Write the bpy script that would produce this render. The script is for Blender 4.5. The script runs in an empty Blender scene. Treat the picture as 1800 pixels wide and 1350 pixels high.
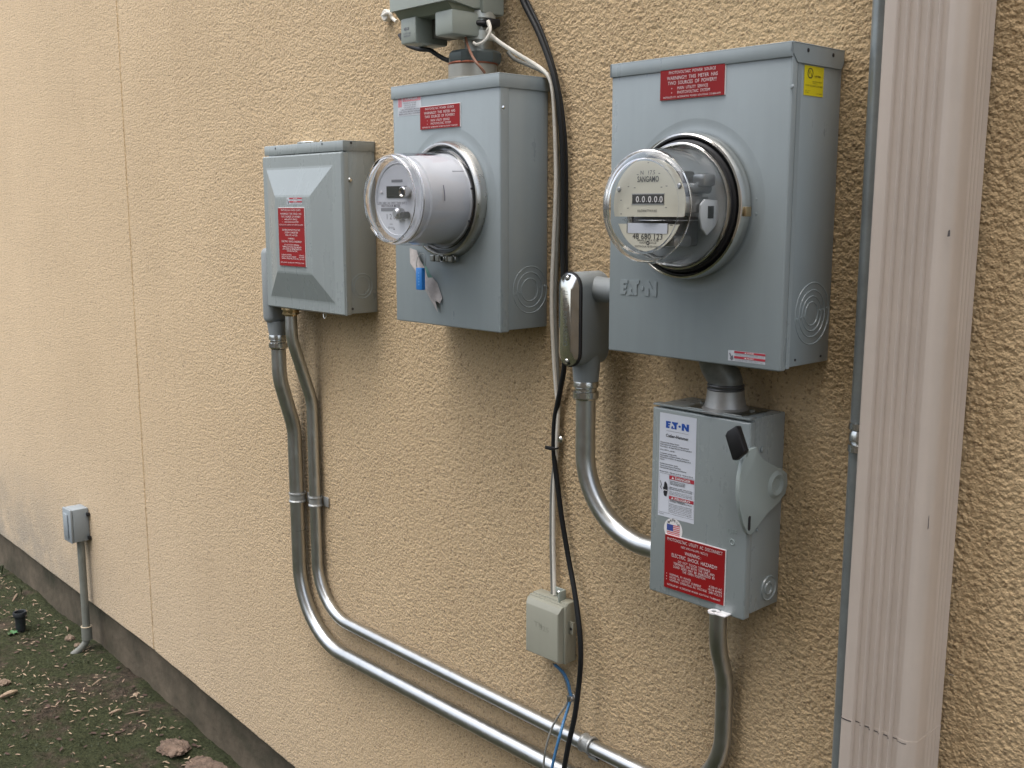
import bpy, bmesh, math, random
import numpy as np
from mathutils import Vector, Matrix
PI = math.pi
random.seed(7); RNG = np.random.RandomState(11)
scene = bpy.context.scene
COL = scene.collection

# ------------------------------------------------------------------ camera
FOCAL = 1869.27                      # focal length in pixels of an 1800 px wide picture
CAM = Vector((0.34017, -1.25, -0.01835))
YAW, PITCH = math.radians(46.9353), math.radians(9.3608)
cd = bpy.data.cameras.new('camera'); co = bpy.data.objects.new('camera', cd); COL.objects.link(co)
co.location = CAM; co.rotation_euler = (PI/2 - PITCH, 0, YAW)
cd.sensor_width = 36; cd.lens = FOCAL/1800*36; cd.clip_start = 0.02; cd.clip_end = 400
cd.dof.use_dof = True; cd.dof.focus_distance = 1.75; cd.dof.aperture_fstop = 20
scene.camera = co

# ------------------------------------------------------------------ sky, sun, exposure
SUN_EL, SUN_AZ = math.radians(70), math.radians(6)   # azimuth seen from above, from -Y towards -X is negative
w = bpy.data.worlds.new('World'); scene.world = w; w.use_nodes = True
wn, wl = w.node_tree.nodes, w.node_tree.links
sky = wn.new('ShaderNodeTexSky'); sky.sky_type = 'NISHITA'; sky.sun_disc = False
sky.sun_elevation = SUN_EL; sky.sun_rotation = math.radians(180) - SUN_AZ
sky.air_density = 1.0; sky.dust_density = 4.0; sky.ozone_density = 1.0
hs = wn.new('ShaderNodeHueSaturation'); hs.inputs['Saturation'].default_value = 0.5
wl.new(sky.outputs[0], hs.inputs['Color']); wl.new(hs.outputs[0], wn['Background'].inputs['Color'])
wn['Background'].inputs['Strength'].default_value = 0.15
sl = bpy.data.lights.new('sun', 'SUN'); so = bpy.data.objects.new('sun', sl); COL.objects.link(so)
sl.energy = 1.3; sl.angle = math.radians(80); sl.color = (1.0, 0.95, 0.88)
sd = Vector((math.sin(SUN_AZ)*math.cos(SUN_EL), -math.cos(SUN_AZ)*math.cos(SUN_EL), math.sin(SUN_EL)))
so.rotation_euler = sd.to_track_quat('Z', 'Y').to_euler()
scene.view_settings.view_transform = 'Standard'; scene.view_settings.look = 'None'
scene.view_settings.gamma = 1.0; scene.view_settings.use_curve_mapping = False
scene.view_settings.exposure = 1.2
scene.cycles.max_bounces = 10; scene.cycles.transparent_max_bounces = 16
scene.cycles.caustics_refractive = True; scene.cycles.caustics_reflective = False
scene.cycles.use_denoising = True

# ------------------------------------------------------------------ picture point -> place on a given plane
_F = Vector((-math.sin(YAW)*math.cos(PITCH), math.cos(YAW)*math.cos(PITCH), -math.sin(PITCH)))
_R = Vector((math.cos(YAW), math.sin(YAW), 0)); _U = _R.cross(_F)
def ray(u, v): return _F + _R*((u-900)/FOCAL) + _U*((675-v)/FOCAL)
def at(u, v, y=0.0):
    d = ray(u, v); return CAM + d*((y-CAM.y)/d.y)
def atx(u, v, x):
    d = ray(u, v); return CAM + d*((x-CAM.x)/d.x)
def atz(u, v, z):
    d = ray(u, v); return CAM + d*((z-CAM.z)/d.z)

# ------------------------------------------------------------------ materials
def mat(name, color, rough=0.5, metal=0.0, var=0.0, vscale=20, var2=None, bump=0.0, bscale=200, rvar=0.0, coat=0.0, spec=0.5, streak=0.0):
    m = bpy.data.materials.new(name); m.use_nodes = True
    n, l = m.node_tree.nodes, m.node_tree.links; b = n['Principled BSDF']
    b.inputs['Base Color'].default_value = (*color, 1); b.inputs['Roughness'].default_value = rough
    b.inputs['Metallic'].default_value = metal; b.inputs['Coat Weight'].default_value = coat
    b.inputs['Specular IOR Level'].default_value = spec
    tc = n.new('ShaderNodeTexCoord')
    if var > 0:
        nz = n.new('ShaderNodeTexNoise'); nz.inputs['Scale'].default_value = vscale; nz.inputs['Detail'].default_value = 6
        nz.inputs['Roughness'].default_value = 0.65
        l.new(tc.outputs['Object'], nz.inputs['Vector'])
        r = n.new('ShaderNodeValToRGB'); r.color_ramp.elements[0].position = 0.3; r.color_ramp.elements[1].position = 0.7
        c0 = var2 if var2 else tuple(c*(1-var) for c in color)
        r.color_ramp.elements[0].color = (*c0, 1); r.color_ramp.elements[1].color = (*[min(1, c*(1+var*0.4)) for c in color], 1)
        l.new(nz.outputs['Fac'], r.inputs['Fac']); l.new(r.outputs['Color'], b.inputs['Base Color'])
    if streak > 0:                      # dust and rain streaks running down the paint
        mp = n.new('ShaderNodeMapping'); mp.inputs['Scale'].default_value = (55, 55, 3.5); l.new(tc.outputs['Object'], mp.inputs['Vector'])
        ns = n.new('ShaderNodeTexNoise'); ns.inputs['Scale'].default_value = 1; ns.inputs['Detail'].default_value = 5; l.new(mp.outputs[0], ns.inputs['Vector'])
        nd = n.new('ShaderNodeTexNoise'); nd.inputs['Scale'].default_value = 9; nd.inputs['Detail'].default_value = 8; nd.inputs['Roughness'].default_value = .7; l.new(tc.outputs['Object'], nd.inputs['Vector'])
        sm = n.new('ShaderNodeMath'); sm.operation = 'ADD'; l.new(ns.outputs['Fac'], sm.inputs[0]); l.new(nd.outputs['Fac'], sm.inputs[1])
        mq = n.new('ShaderNodeMapRange'); mq.inputs['From Min'].default_value = .75; mq.inputs['From Max'].default_value = 1.25; mq.inputs['To Min'].default_value = 1-streak; mq.inputs['To Max'].default_value = 1+streak*.6; l.new(sm.outputs[0], mq.inputs['Value'])
        mm = n.new('ShaderNodeVectorMath'); mm.operation = 'SCALE'; l.new(mq.outputs[0], mm.inputs['Scale'])
        if b.inputs['Base Color'].links: l.new(b.inputs['Base Color'].links[0].from_socket, mm.inputs[0])
        else: mm.inputs[0].default_value = color
        l.new(mm.outputs[0], b.inputs['Base Color'])
        mo = n.new('ShaderNodeMapRange'); mo.inputs['From Min'].default_value = .75; mo.inputs['From Max'].default_value = 1.25; mo.inputs['To Min'].default_value = rough+.08; mo.inputs['To Max'].default_value = rough-.03; l.new(sm.outputs[0], mo.inputs['Value']); l.new(mo.outputs[0], b.inputs['Roughness'])
    if rvar > 0:
        nr = n.new('ShaderNodeTexNoise'); nr.inputs['Scale'].default_value = vscale*2.2; nr.inputs['Detail'].default_value = 5
        l.new(tc.outputs['Object'], nr.inputs['Vector'])
        mr = n.new('ShaderNodeMapRange'); mr.inputs['To Min'].default_value = max(0.02, rough-rvar); mr.inputs['To Max'].default_value = min(1, rough+rvar)
        mr.inputs['From Min'].default_value = 0.3; mr.inputs['From Max'].default_value = 0.7
        l.new(nr.outputs['Fac'], mr.inputs['Value']); l.new(mr.outputs[0], b.inputs['Roughness'])
    if bump > 0:
        nb = n.new('ShaderNodeTexNoise'); nb.inputs['Scale'].default_value = bscale; nb.inputs['Detail'].default_value = 3
        l.new(tc.outputs['Object'], nb.inputs['Vector'])
        bp = n.new('ShaderNodeBump'); bp.inputs['Strength'].default_value = 1; bp.inputs['Distance'].default_value = bump
        l.new(nb.outputs['Fac'], bp.inputs['Height']); l.new(bp.outputs[0], b.inputs['Normal'])
    return m

def glass_mat(name, tint=(1, 1, 1), rough=0.02, boost=1.0):
    m = bpy.data.materials.new(name); m.use_nodes = True
    n, l = m.node_tree.nodes, m.node_tree.links; n.remove(n['Principled BSDF'])
    g = n.new('ShaderNodeBsdfGlossy'); g.inputs['Roughness'].default_value = rough
    t = n.new('ShaderNodeBsdfTransparent'); t.inputs['Color'].default_value = (*tint, 1)
    lw_ = n.new('ShaderNodeLayerWeight'); lw_.inputs['Blend'].default_value = 0.5     # Facing is the same from inside and outside
    pw = n.new('ShaderNodeMath'); pw.operation = 'POWER'; pw.inputs[1].default_value = 4.5; l.new(lw_.outputs['Facing'], pw.inputs[0])
    mu = n.new('ShaderNodeMath'); mu.operation = 'MULTIPLY_ADD'; mu.inputs[1].default_value = 0.9*min(1, boost); mu.inputs[2].default_value = 0.035*boost; mu.use_clamp = True
    mx = n.new('ShaderNodeMixShader'); l.new(pw.outputs[0], mu.inputs[0]); l.new(mu.outputs[0], mx.inputs['Fac'])
    l.new(t.outputs[0], mx.inputs[1]); l.new(g.outputs[0], mx.inputs[2]); l.new(mx.outputs[0], n['Material Output'].inputs['Surface'])
    return m

def solid_glass(name):
    m = bpy.data.materials.new(name); m.use_nodes = True
    b = m.node_tree.nodes['Principled BSDF']; b.inputs['Transmission Weight'].default_value = 1
    b.inputs['Roughness'].default_value = 0.03; b.inputs['IOR'].default_value = 1.47; b.inputs['Base Color'].default_value = (0.97, 0.98, 1, 1)
    return m

GRAY = mat('grey_enamel', (0.280, 0.325, 0.342), 0.30, spec=0.7, var=0.03, vscale=5, streak=0.045, bump=0.00006, bscale=700)
GRAY2 = mat('grey_enamel_green', (0.272, 0.308, 0.312), 0.27, spec=0.9, var=0.03, vscale=5, streak=0.028, bump=0.00006, bscale=700)
GRAYC = mat('grey_cast_paint', (0.25, 0.275, 0.285), 0.5, var=0.06, vscale=20, bump=0.0002, bscale=500)
PLATE = mat('grey_handle_enamel', (0.33, 0.38, 0.37), 0.35, var=0.03, vscale=8)
STEEL = mat('galvanised_steel', (0.56, 0.57, 0.56), 0.34, 1.0, var=0.10, vscale=26, bump=0.00006, bscale=200, rvar=0.05)
STEELD = mat('weathered_galvanised_steel', (0.30, 0.31, 0.29), 0.42, 1.0, var=0.25, vscale=40, rvar=0.1, bump=0.0001, bscale=300)
CHROME = mat('polished_steel', (0.72, 0.71, 0.68), 0.13, 1.0, rvar=0.05, vscale=60)
ZINC = mat('zinc_casting', (0.60, 0.61, 0.60), 0.22, 1.0, var=0.1, vscale=60, bump=0.0003, bscale=200)
STRAPM = mat('dull_zinc_strap', (0.42, 0.43, 0.42), 0.38, 0.55, var=0.08, vscale=60)
NICKEL = mat('satin_ring_steel', (0.50, 0.49, 0.46), 0.30, 1.0, var=0.05, vscale=30, rvar=0.05)
BLACK = mat('black_rubber', (0.012, 0.012, 0.014), 0.42)
BLACKP = mat('black_plastic', (0.009, 0.009, 0.011), 0.4, bump=0.00005, bscale=800)
CABLEB = mat('black_cable_sheath', (0.010, 0.011, 0.012), 0.5, spec=0.3, bump=0.0001, bscale=300)
CABLEW = mat('white_cable_sheath', (0.74, 0.71, 0.64), 0.5, var=0.15, vscale=60)
CABLEG = mat('grey_cable_sheath', (0.20, 0.20, 0.18), 0.5, var=0.2, vscale=60)
CABLEBL = mat('blue_cable_sheath', (0.07, 0.21, 0.42), 0.45, var=0.2, vscale=80)
CABLEBR = mat('brown_wire', (0.22, 0.10, 0.06), 0.5)
COPPER = mat('copper_edge', (0.35, 0.12, 0.07), 0.4, 0.6)
RED = mat('engraved_red_plastic', (0.27, 0.007, 0.009), 0.5, spec=0.3)
REDP = mat('printed_red', (0.42, 0.03, 0.05), 0.5)
PINK = mat('faded_red_print', (0.62, 0.25, 0.28), 0.6, var=0.3, vscale=300)
WHITE = mat('white_plastic_core', (0.78, 0.76, 0.76), 0.45)
LETTER = mat('engraved_white_letter', (0.70, 0.62, 0.62), 0.5)
LABEL = mat('white_paper_label', (0.66, 0.69, 0.76), 0.42, var=0.02, vscale=30)
LABEL2 = mat('weathered_paper_label', (0.55, 0.58, 0.62), 0.6, var=0.1, vscale=60)
YEL = mat('yellow_paper_label', (0.72, 0.60, 0.01), 0.45)
INK = mat('black_ink', (0.02, 0.02, 0.025), 0.5)
INKG = mat('grey_ink', (0.14, 0.14, 0.17), 0.5)
BLUEINK = mat('blue_ink', (0.015, 0.08, 0.38), 0.45)
BLUEPL = mat('blue_plastic_seal', (0.03, 0.24, 0.70), 0.35)
BEIGE = mat('grey_beige_plastic', (0.30, 0.30, 0.245), 0.42, var=0.06, vscale=20)
TELE = mat('pale_grey_green_plastic', (0.31, 0.345, 0.31), 0.42, var=0.05, vscale=20)
FARG = mat('far_grey_plastic', (0.27, 0.31, 0.34), 0.5, var=0.05, vscale=20)
FARP = mat('far_grey_pvc', (0.19, 0.20, 0.18), 0.55, var=0.2, vscale=25)
SPOUT = mat('beige_painted_aluminium', (0.54, 0.465, 0.405), 0.45, streak=0.06, var=0.05, vscale=5, bump=0.0002, bscale=60, rvar=0.07)
DIRTLINE = mat('grime', (0.09, 0.08, 0.08), 0.8, var=0.4, vscale=80)
CREAM = mat('cream_dial_enamel', (0.72, 0.69, 0.57), 0.45)
DIALW = mat('pale_grey_dial', (0.60, 0.62, 0.65), 0.5)
METERB = mat('pale_grey_meter_plastic', (0.60, 0.62, 0.64), 0.4)
LCD = mat('grey_green_lcd', (0.035, 0.04, 0.035), 0.2)
ALU = mat('die_cast_aluminium', (0.42, 0.43, 0.44), 0.38, 1.0, var=0.1, vscale=60)
BRASS = mat('brass_tab', (0.55, 0.42, 0.25), 0.3, 1.0)
DARKM = mat('dark_metal_works', (0.10, 0.10, 0.10), 0.4, 0.4)
PAPER = mat('torn_tag_paper', (0.50, 0.46, 0.44), 0.7, var=0.25, vscale=90)
GREENP = mat('green_paper_print', (0.20, 0.38, 0.30), 0.7)
GLASS = glass_mat('clear_glass_cover', (0.985, 0.99, 0.99), 0.015, 1.9); GLASSR = solid_glass('thick_clear_glass')
GLASS2 = glass_mat('clear_plastic_cover', (0.97, 0.97, 0.99), 0.05, 2.0)
GRIM = solid_glass('thick_clear_rim')
BLACKPIPE = mat('black_corrugated_plastic', (0.018, 0.022, 0.026), 0.5, bump=0.001, bscale=60)
LEAF = mat('seedling_leaf', (0.05, 0.16, 0.05), 0.5, var=0.3, vscale=40)
GRASSM = mat('grass_blade', (0.055, 0.072, 0.034), 0.6, var=0.3, vscale=40)
LITTER = mat('dry_seed_litter', (0.36, 0.29, 0.20), 0.8, var=0.55, vscale=22, var2=(0.17, 0.10, 0.075))
LITTER2 = mat('brown_leaf_litter', (0.075, 0.045, 0.035), 0.85, var=0.5, vscale=30)
ROCK = mat('broken_concrete', (0.17, 0.12, 0.09), 0.95, var=0.6, vscale=45, bump=0.008, bscale=90)
TWIG = mat('dry_twig', (0.19, 0.14, 0.10), 0.85, var=0.4, vscale=60)
UNSEEN_HOUSE = mat('added_house_siding', (0.35, 0.33, 0.29), 0.8, var=0.1, vscale=3)
UNSEEN_FENCE = mat('unseen_fence_wood', (0.26, 0.23, 0.19), 0.85, var=0.3, vscale=8)

def stucco_material():
    m = bpy.data.materials.new('tan_sand_stucco'); m.use_nodes = True
    n, l = m.node_tree.nodes, m.node_tree.links; b = n['Principled BSDF']; b.inputs['Roughness'].default_value = 0.88
    b.inputs['Specular IOR Level'].default_value = 0.4; b.inputs['Sheen Weight'].default_value = 0.25; b.inputs['Sheen Roughness'].default_value = 0.5
    tc = n.new('ShaderNodeTexCoord')
    of = n.new('ShaderNodeVectorMath'); of.inputs[1].default_value = (-2.0, 0.02, -1.45); l.new(tc.outputs['Object'], of.inputs[0]); P = of.outputs[0]   # the wall's own origin back to site coordinates
    def noise(s, d=5, r=0.6, vec=P):
        z = n.new('ShaderNodeTexNoise'); z.inputs['Scale'].default_value = s; z.inputs['Detail'].default_value = d
        z.inputs['Roughness'].default_value = r; l.new(vec, z.inputs['Vector']); return z.outputs['Fac']
    def ramp(v, p0, p1, c0, c1):
        r = n.new('ShaderNodeValToRGB'); r.color_ramp.elements[0].position = p0; r.color_ramp.elements[1].position = p1
        r.color_ramp.elements[0].color = (*c0, 1); r.color_ramp.elements[1].color = (*c1, 1); l.new(v, r.inputs['Fac']); return r.outputs['Color']
    def mix(f, a, c, mode='MIX'):
        x = n.new('ShaderNodeMix'); x.data_type = 'RGBA'; x.blend_type = mode
        if isinstance(f, float): x.inputs[0].default_value = f
        else: l.new(f, x.inputs[0])
        l.new(a, x.inputs[6])
        if isinstance(c, tuple): x.inputs[7].default_value = (*c, 1)
        else: l.new(c, x.inputs[7])
        return x.outputs[2]
    c = ramp(noise(2.2, 6), 0.3, 0.72, (0.505, 0.366, 0.205), (0.572, 0.420, 0.243))
    c = mix(0.55, c, ramp(noise(260, 3), 0.3, 0.7, (0.80, 0.80, 0.80), (1.06, 1.06, 1.06)), 'MULTIPLY')
    # paint wash streaks
    mp = n.new('ShaderNodeMapping'); mp.inputs['Scale'].default_value = (9, 9, 0.9); l.new(P, mp.inputs['Vector'])
    c = mix(0.35, c, ramp(noise(1.0, 5, 0.6, mp.outputs[0]), 0.35, 0.62, (0.93, 0.91, 0.88), (1.02, 1.02, 1.02)), 'MULTIPLY')
    # mildew near the bottom: driven by height and noise
    sp = n.new('ShaderNodeSeparateXYZ'); l.new(P, sp.inputs[0])
    mr = n.new('ShaderNodeMapRange'); mr.inputs['From Min'].default_value = -0.9; mr.inputs['From Max'].default_value = -1.32
    l.new(sp.outputs['Z'], mr.inputs['Value'])
    mx = n.new('ShaderNodeMapRange'); mx.inputs['From Min'].default_value = -2.7; mx.inputs['From Max'].default_value = -3.5
    l.new(sp.outputs['X'], mx.inputs['Value'])
    pr = n.new('ShaderNodeMath'); pr.operation = 'MULTIPLY'; l.new(mr.outputs[0], pr.inputs[0]); l.new(mx.outputs[0], pr.inputs[1])
    pr2 = n.new('ShaderNodeMath'); pr2.operation = 'MULTIPLY'; l.new(pr.outputs[0], pr2.inputs[0])
    l.new(ramp(noise(5.5, 6, 0.7), 0.30, 0.55, (0, 0, 0), (1, 1, 1)), pr2.inputs[1])
    c = mix(pr2.outputs[0], c, (0.13, 0.115, 0.085))
    # paler, greyer tone low on the wall, growing towards the left
    ml = n.new('ShaderNodeMapRange'); ml.inputs['From Min'].default_value = -0.55; ml.inputs['From Max'].default_value = -1.2; ml.inputs['To Max'].default_value = 0.22
    l.new(sp.outputs['Z'], ml.inputs['Value'])
    mb_ = n.new('ShaderNodeMapRange'); mb_.inputs['From Min'].default_value = -1.2; mb_.inputs['From Max'].default_value = -2.4; l.new(sp.outputs['X'], mb_.inputs['Value'])
    mm = n.new('ShaderNodeMath'); mm.operation = 'MULTIPLY'; l.new(ml.outputs[0], mm.inputs[0]); l.new(mb_.outputs[0], mm.inputs[1])
    c = mix(mm.outputs[0], c, (0.46, 0.39, 0.30))
    # small dirt specks held in the pits
    v = n.new('ShaderNodeTexVoronoi'); v.inputs['Scale'].default_value = 55; l.new(P, v.inputs['Vector'])
    sm = ramp(v.outputs['Distance'], 0.05, 0.13, (1, 1, 1), (0, 0, 0))
    gate = ramp(noise(7, 4, 0.7), 0.50, 0.62, (0, 0, 0), (1, 1, 1))
    c = mix(0.75, c, mix(1.0, mix(1.0, sm, gate, 'MULTIPLY'), (1, 1, 1), 'DIFFERENCE'), 'MULTIPLY')
    # dark sand grains in the coat
    vs_ = n.new('ShaderNodeTexVoronoi'); vs_.inputs['Scale'].default_value = 300; l.new(P, vs_.inputs['Vector'])
    sg = n.new('ShaderNodeSeparateColor'); l.new(vs_.outputs['Color'], sg.inputs[0])
    c = mix(1.0, c, ramp(sg.outputs[0], 0.0, 0.16, (0.55, 0.52, 0.48), (1, 1, 1)), 'MULTIPLY')
    l.new(c, b.inputs['Base Color'])
    # fine relief
    def grain(sc_, k):
        v2 = n.new('ShaderNodeTexVoronoi'); v2.inputs['Scale'].default_value = sc_; l.new(P, v2.inputs['Vector'])
        m_ = n.new('ShaderNodeMath'); m_.operation = 'MULTIPLY'; m_.inputs[1].default_value = k; l.new(v2.outputs['Distance'], m_.inputs[0]); return m_.outputs[0]
    def plus(a_, b_):
        m_ = n.new('ShaderNodeMath'); l.new(a_, m_.inputs[0]); l.new(b_, m_.inputs[1]); return m_.outputs[0]
    ad = plus(grain(185, -1.2), grain(360, -0.8))
    class _o: pass
    ad_ = _o(); ad_.outputs = [ad]; ad = ad_
    bp = n.new('ShaderNodeBump'); bp.inputs['Strength'].default_value = 1.0; bp.inputs['Distance'].default_value = 0.0012
    l.new(ad.outputs[0], bp.inputs['Height']); l.new(bp.outputs[0], b.inputs['Normal'])
    return m
STUCCO = stucco_material()

def foundation_material():
    m = mat('weathered_foundation_concrete', (0.135, 0.105, 0.078), 0.85, bump=0.0025, bscale=45)
    n, l = m.node_tree.nodes, m.node_tree.links; b = n['Principled BSDF']
    tc = n.new('ShaderNodeTexCoord'); mp = n.new('ShaderNodeMapping'); mp.inputs['Scale'].default_value = (4.5, 4.5, 5); l.new(tc.outputs['Object'], mp.inputs['Vector'])
    a = n.new('ShaderNodeTexNoise'); a.inputs['Scale'].default_value = 1; a.inputs['Detail'].default_value = 8; a.inputs['Roughness'].default_value = .7; l.new(mp.outputs[0], a.inputs['Vector'])
    r = n.new('ShaderNodeValToRGB'); e = r.color_ramp.elements
    e[0].position = .32; e[0].color = (0.038, 0.038, 0.022, 1); e[1].position = .68; e[1].color = (0.150, 0.122, 0.088, 1)
    x = e.new(.5); x.color = (0.092, 0.076, 0.053, 1)
    l.new(a.outputs['Fac'], r.inputs['Fac']); l.new(r.outputs['Color'], b.inputs['Base Color'])
    return m
FOUND = foundation_material()

def soil_material():
    m = bpy.data.materials.new('mossy_dark_soil'); m.use_nodes = True
    n, l = m.node_tree.nodes, m.node_tree.links; b = n['Principled BSDF']; b.inputs['Roughness'].default_value = 0.95
    b.inputs['Specular IOR Level'].default_value = 0.15
    tc = n.new('ShaderNodeTexCoord'); P = tc.outputs['Object']
    def noise(s, d=6, r=0.65):
        z = n.new('ShaderNodeTexNoise'); z.inputs['Scale'].default_value = s; z.inputs['Detail'].default_value = d
        z.inputs['Roughness'].default_value = r; l.new(P, z.inputs['Vector']); return z.outputs['Fac']
    def ramp(v, p0, p1, c0, c1):
        r = n.new('ShaderNodeValToRGB'); r.color_ramp.elements[0].position = p0; r.color_ramp.elements[1].position = p1
        r.color_ramp.elements[0].color = (*c0, 1); r.color_ramp.elements[1].color = (*c1, 1); l.new(v, r.inputs['Fac']); return r.outputs['Color']
    dirt = ramp(noise(55), 0.35, 0.7, (0.030, 0.025, 0.019), (0.115, 0.090, 0.068))
    moss = ramp(noise(120), 0.35, 0.7, (0.024, 0.030, 0.015), (0.072, 0.080, 0.040))
    x = n.new('ShaderNodeMix'); x.data_type = 'RGBA'; l.new(ramp(noise(6.5), 0.38, 0.50, (0, 0, 0), (1, 1, 1)), x.inputs[0])
    l.new(dirt, x.inputs[6]); l.new(moss, x.inputs[7]); l.new(x.outputs[2], b.inputs['Base Color'])
    bp = n.new('ShaderNodeBump'); bp.inputs['Distance'].default_value = 0.011; l.new(noise(120, 7, .75), bp.inputs['Height']); l.new(bp.outputs[0], b.inputs['Normal'])
    return m
SOIL = soil_material()

# ------------------------------------------------------------------ mesh builder
class MB:
    def __init__(s): s.v = []; s.f = []; s.smooth = []
    def add(s, vs, fs, smooth=False):
        o = len(s.v); s.v += [tuple(p) for p in vs]; s.f += [tuple(i+o for i in f) for f in fs]; s.smooth += [smooth]*len(fs); return s
    def box(s, x0, x1, y0, y1, z0, z1, bev=0.0, seg=2):
        if bev <= 0:
            return s.add([(x0,y0,z0),(x1,y0,z0),(x1,y1,z0),(x0,y1,z0),(x0,y0,z1),(x1,y0,z1),(x1,y1,z1),(x0,y1,z1)],
                         [(0,3,2,1),(4,5,6,7),(0,1,5,4),(1,2,6,5),(2,3,7,6),(3,0,4,7)])
        bm = bmesh.new(); bmesh.ops.create_cube(bm, size=1)
        for q in bm.verts: q.co = Vector(((x0+x1)/2+q.co.x*(x1-x0), (y0+y1)/2+q.co.y*(y1-y0), (z0+z1)/2+q.co.z*(z1-z0)))
        bmesh.ops.bevel(bm, geom=bm.edges[:], offset=bev, segments=seg, affect='EDGES', profile=0.5)
        return s.bm(bm)
    def bm(s, bm, smooth=False):
        bm.verts.ensure_lookup_table(); bmesh.ops.recalc_face_normals(bm, faces=bm.faces[:])
        vs = [tuple(q.co) for q in bm.verts]; ix = {q: i for i, q in enumerate(bm.verts)}
        fs = [tuple(ix[q] for q in f.verts) for f in bm.faces]; bm.free(); return s.add(vs, fs, smooth)
    def prism(s, pts, d0, d1, axis='y', bev=0.0):
        # pts: 2D outline; axis y: (x,z) swept in y; axis x: (y,z) swept in x; axis z: (x,y) swept in z
        def P(a, b, d): return (a, d, b) if axis == 'y' else ((d, a, b) if axis == 'x' else (a, b, d))
        bm = bmesh.new(); lo = [bm.verts.new(P(a, b, d0)) for a, b in pts]; hi = [bm.verts.new(P(a, b, d1)) for a, b in pts]
        bm.faces.new(lo); bm.faces.new(hi[::-1]); k = len(pts)
        for i in range(k): bm.faces.new((lo[i], hi[i], hi[(i+1) % k], lo[(i+1) % k]))
        if bev > 0:
            ed = [e for e in bm.edges if (e.verts[0] in hi and e.verts[1] in hi) or (e.verts[0] in lo and e.verts[1] in lo)]
            bmesh.ops.bevel(bm, geom=ed, offset=bev, segments=2, affect='EDGES', profile=0.5)
        return s.bm(bm)
    def lathe(s, prof, c, axis='y', seg=64, a0=0.0, a1=2*PI):
        # prof: list of (r, d): radius and coordinate along the axis; c: centre of the two other coordinates
        full = abs(a1-a0-2*PI) < 1e-6; n = seg if full else seg+1; vs = []
        for r, d in prof:
            for i in range(n):
                t = a0+(a1-a0)*i/seg; p, q = c[0]+r*math.cos(t), c[1]+r*math.sin(t)
                vs.append((p, d, q) if axis == 'y' else ((d, p, q) if axis == 'x' else (p, q, d)))
        fs = []
        for k in range(len(prof)-1):
            for i in range(seg):
                j = (i+1) % n; fs.append((k*n+i, k*n+j, (k+1)*n+j, (k+1)*n+i))
        return s.add(vs, fs, True)
    def cyl(s, c, r, d0, d1, axis='y', seg=24, bev=0.0):
        b = bev; pr = [(0, d0), (r-b, d0), (r, d0+(b if d1 > d0 else -b)), (r, d1-(b if d1 > d0 else -b)), (r-b, d1), (0, d1)] if b else [(0, d0), (r, d0), (r, d0), (r, d1), (r, d1), (0, d1)]
        return s.lathe(pr, c, axis, seg)
    def tube(s, pts, r, seg=16, caps=True, rr=None):
        pts = [Vector(p) for p in pts]; n = len(pts); vs = []; prev = None
        for i, p in enumerate(pts):
            t = (pts[min(i+1, n-1)]-pts[max(i-1, 0)]).normalized()
            if prev is None:
                a = Vector((0, 1, 0)) if abs(t.y) < 0.9 else Vector((1, 0, 0)); u = (a-t*a.dot(t)).normalized()
            else: u = (prev-t*prev.dot(t)).normalized()
            prev = u; w_ = t.cross(u); q = rr[i] if rr else r
            for k in range(seg):
                an = 2*PI*k/seg; vs.append(p+u*(q*math.cos(an))+w_*(q*math.sin(an)))
        fs = [(i*seg+k, i*seg+(k+1) % seg, (i+1)*seg+(k+1) % seg, (i+1)*seg+k) for i in range(n-1) for k in range(seg)]
        if caps: fs += [tuple(range(seg))[::-1], tuple((n-1)*seg+k for k in range(seg))]
        return s.add(vs, fs, True)
    def torus(s, c, R_, r, y, seg=64, rs=12, axis='y'):
        pr = [(R_+r*math.cos(2*PI*k/rs), y+r*math.sin(2*PI*k/rs)) for k in range(rs+1)]
        return s.lathe(pr, c, axis, seg)

def catmull(P, n=8):
    P = [Vector(p) for p in P]; out = []
    Q = [P[0]*2-P[1]]+P+[P[-1]*2-P[-2]]
    for i in range(1, len(Q)-2):
        a, b, c, d = Q[i-1], Q[i], Q[i+1], Q[i+2]
        for k in range(n):
            t = k/n; out.append(0.5*((2*b)+(c-a)*t+(2*a-5*b+4*c-d)*t*t+(3*b-a-3*c+d)*t**3))
    out.append(P[-1]); return out
def fillet(P, radii, n=14):
    P = [Vector(p) for p in P]; out = [P[0]]
    for i in range(1, len(P)-1):
        a = (P[i-1]-P[i]).normalized(); b = (P[i+1]-P[i]).normalized(); ang = a.angle(b); r = radii[i-1]
        t = r/math.tan(ang/2); s0 = P[i]+a*t; c = P[i]+(a+b).normalized()*(r/math.sin(ang/2)); v0 = s0-c; v1 = P[i]+b*t-c
        th = v0.angle(v1); ax = v0.cross(v1).normalized()
        for k in range(n+1): out.append(c+Matrix.Rotation(th*k/n, 3, ax) @ v0)
    out.append(P[-1]); return out

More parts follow.
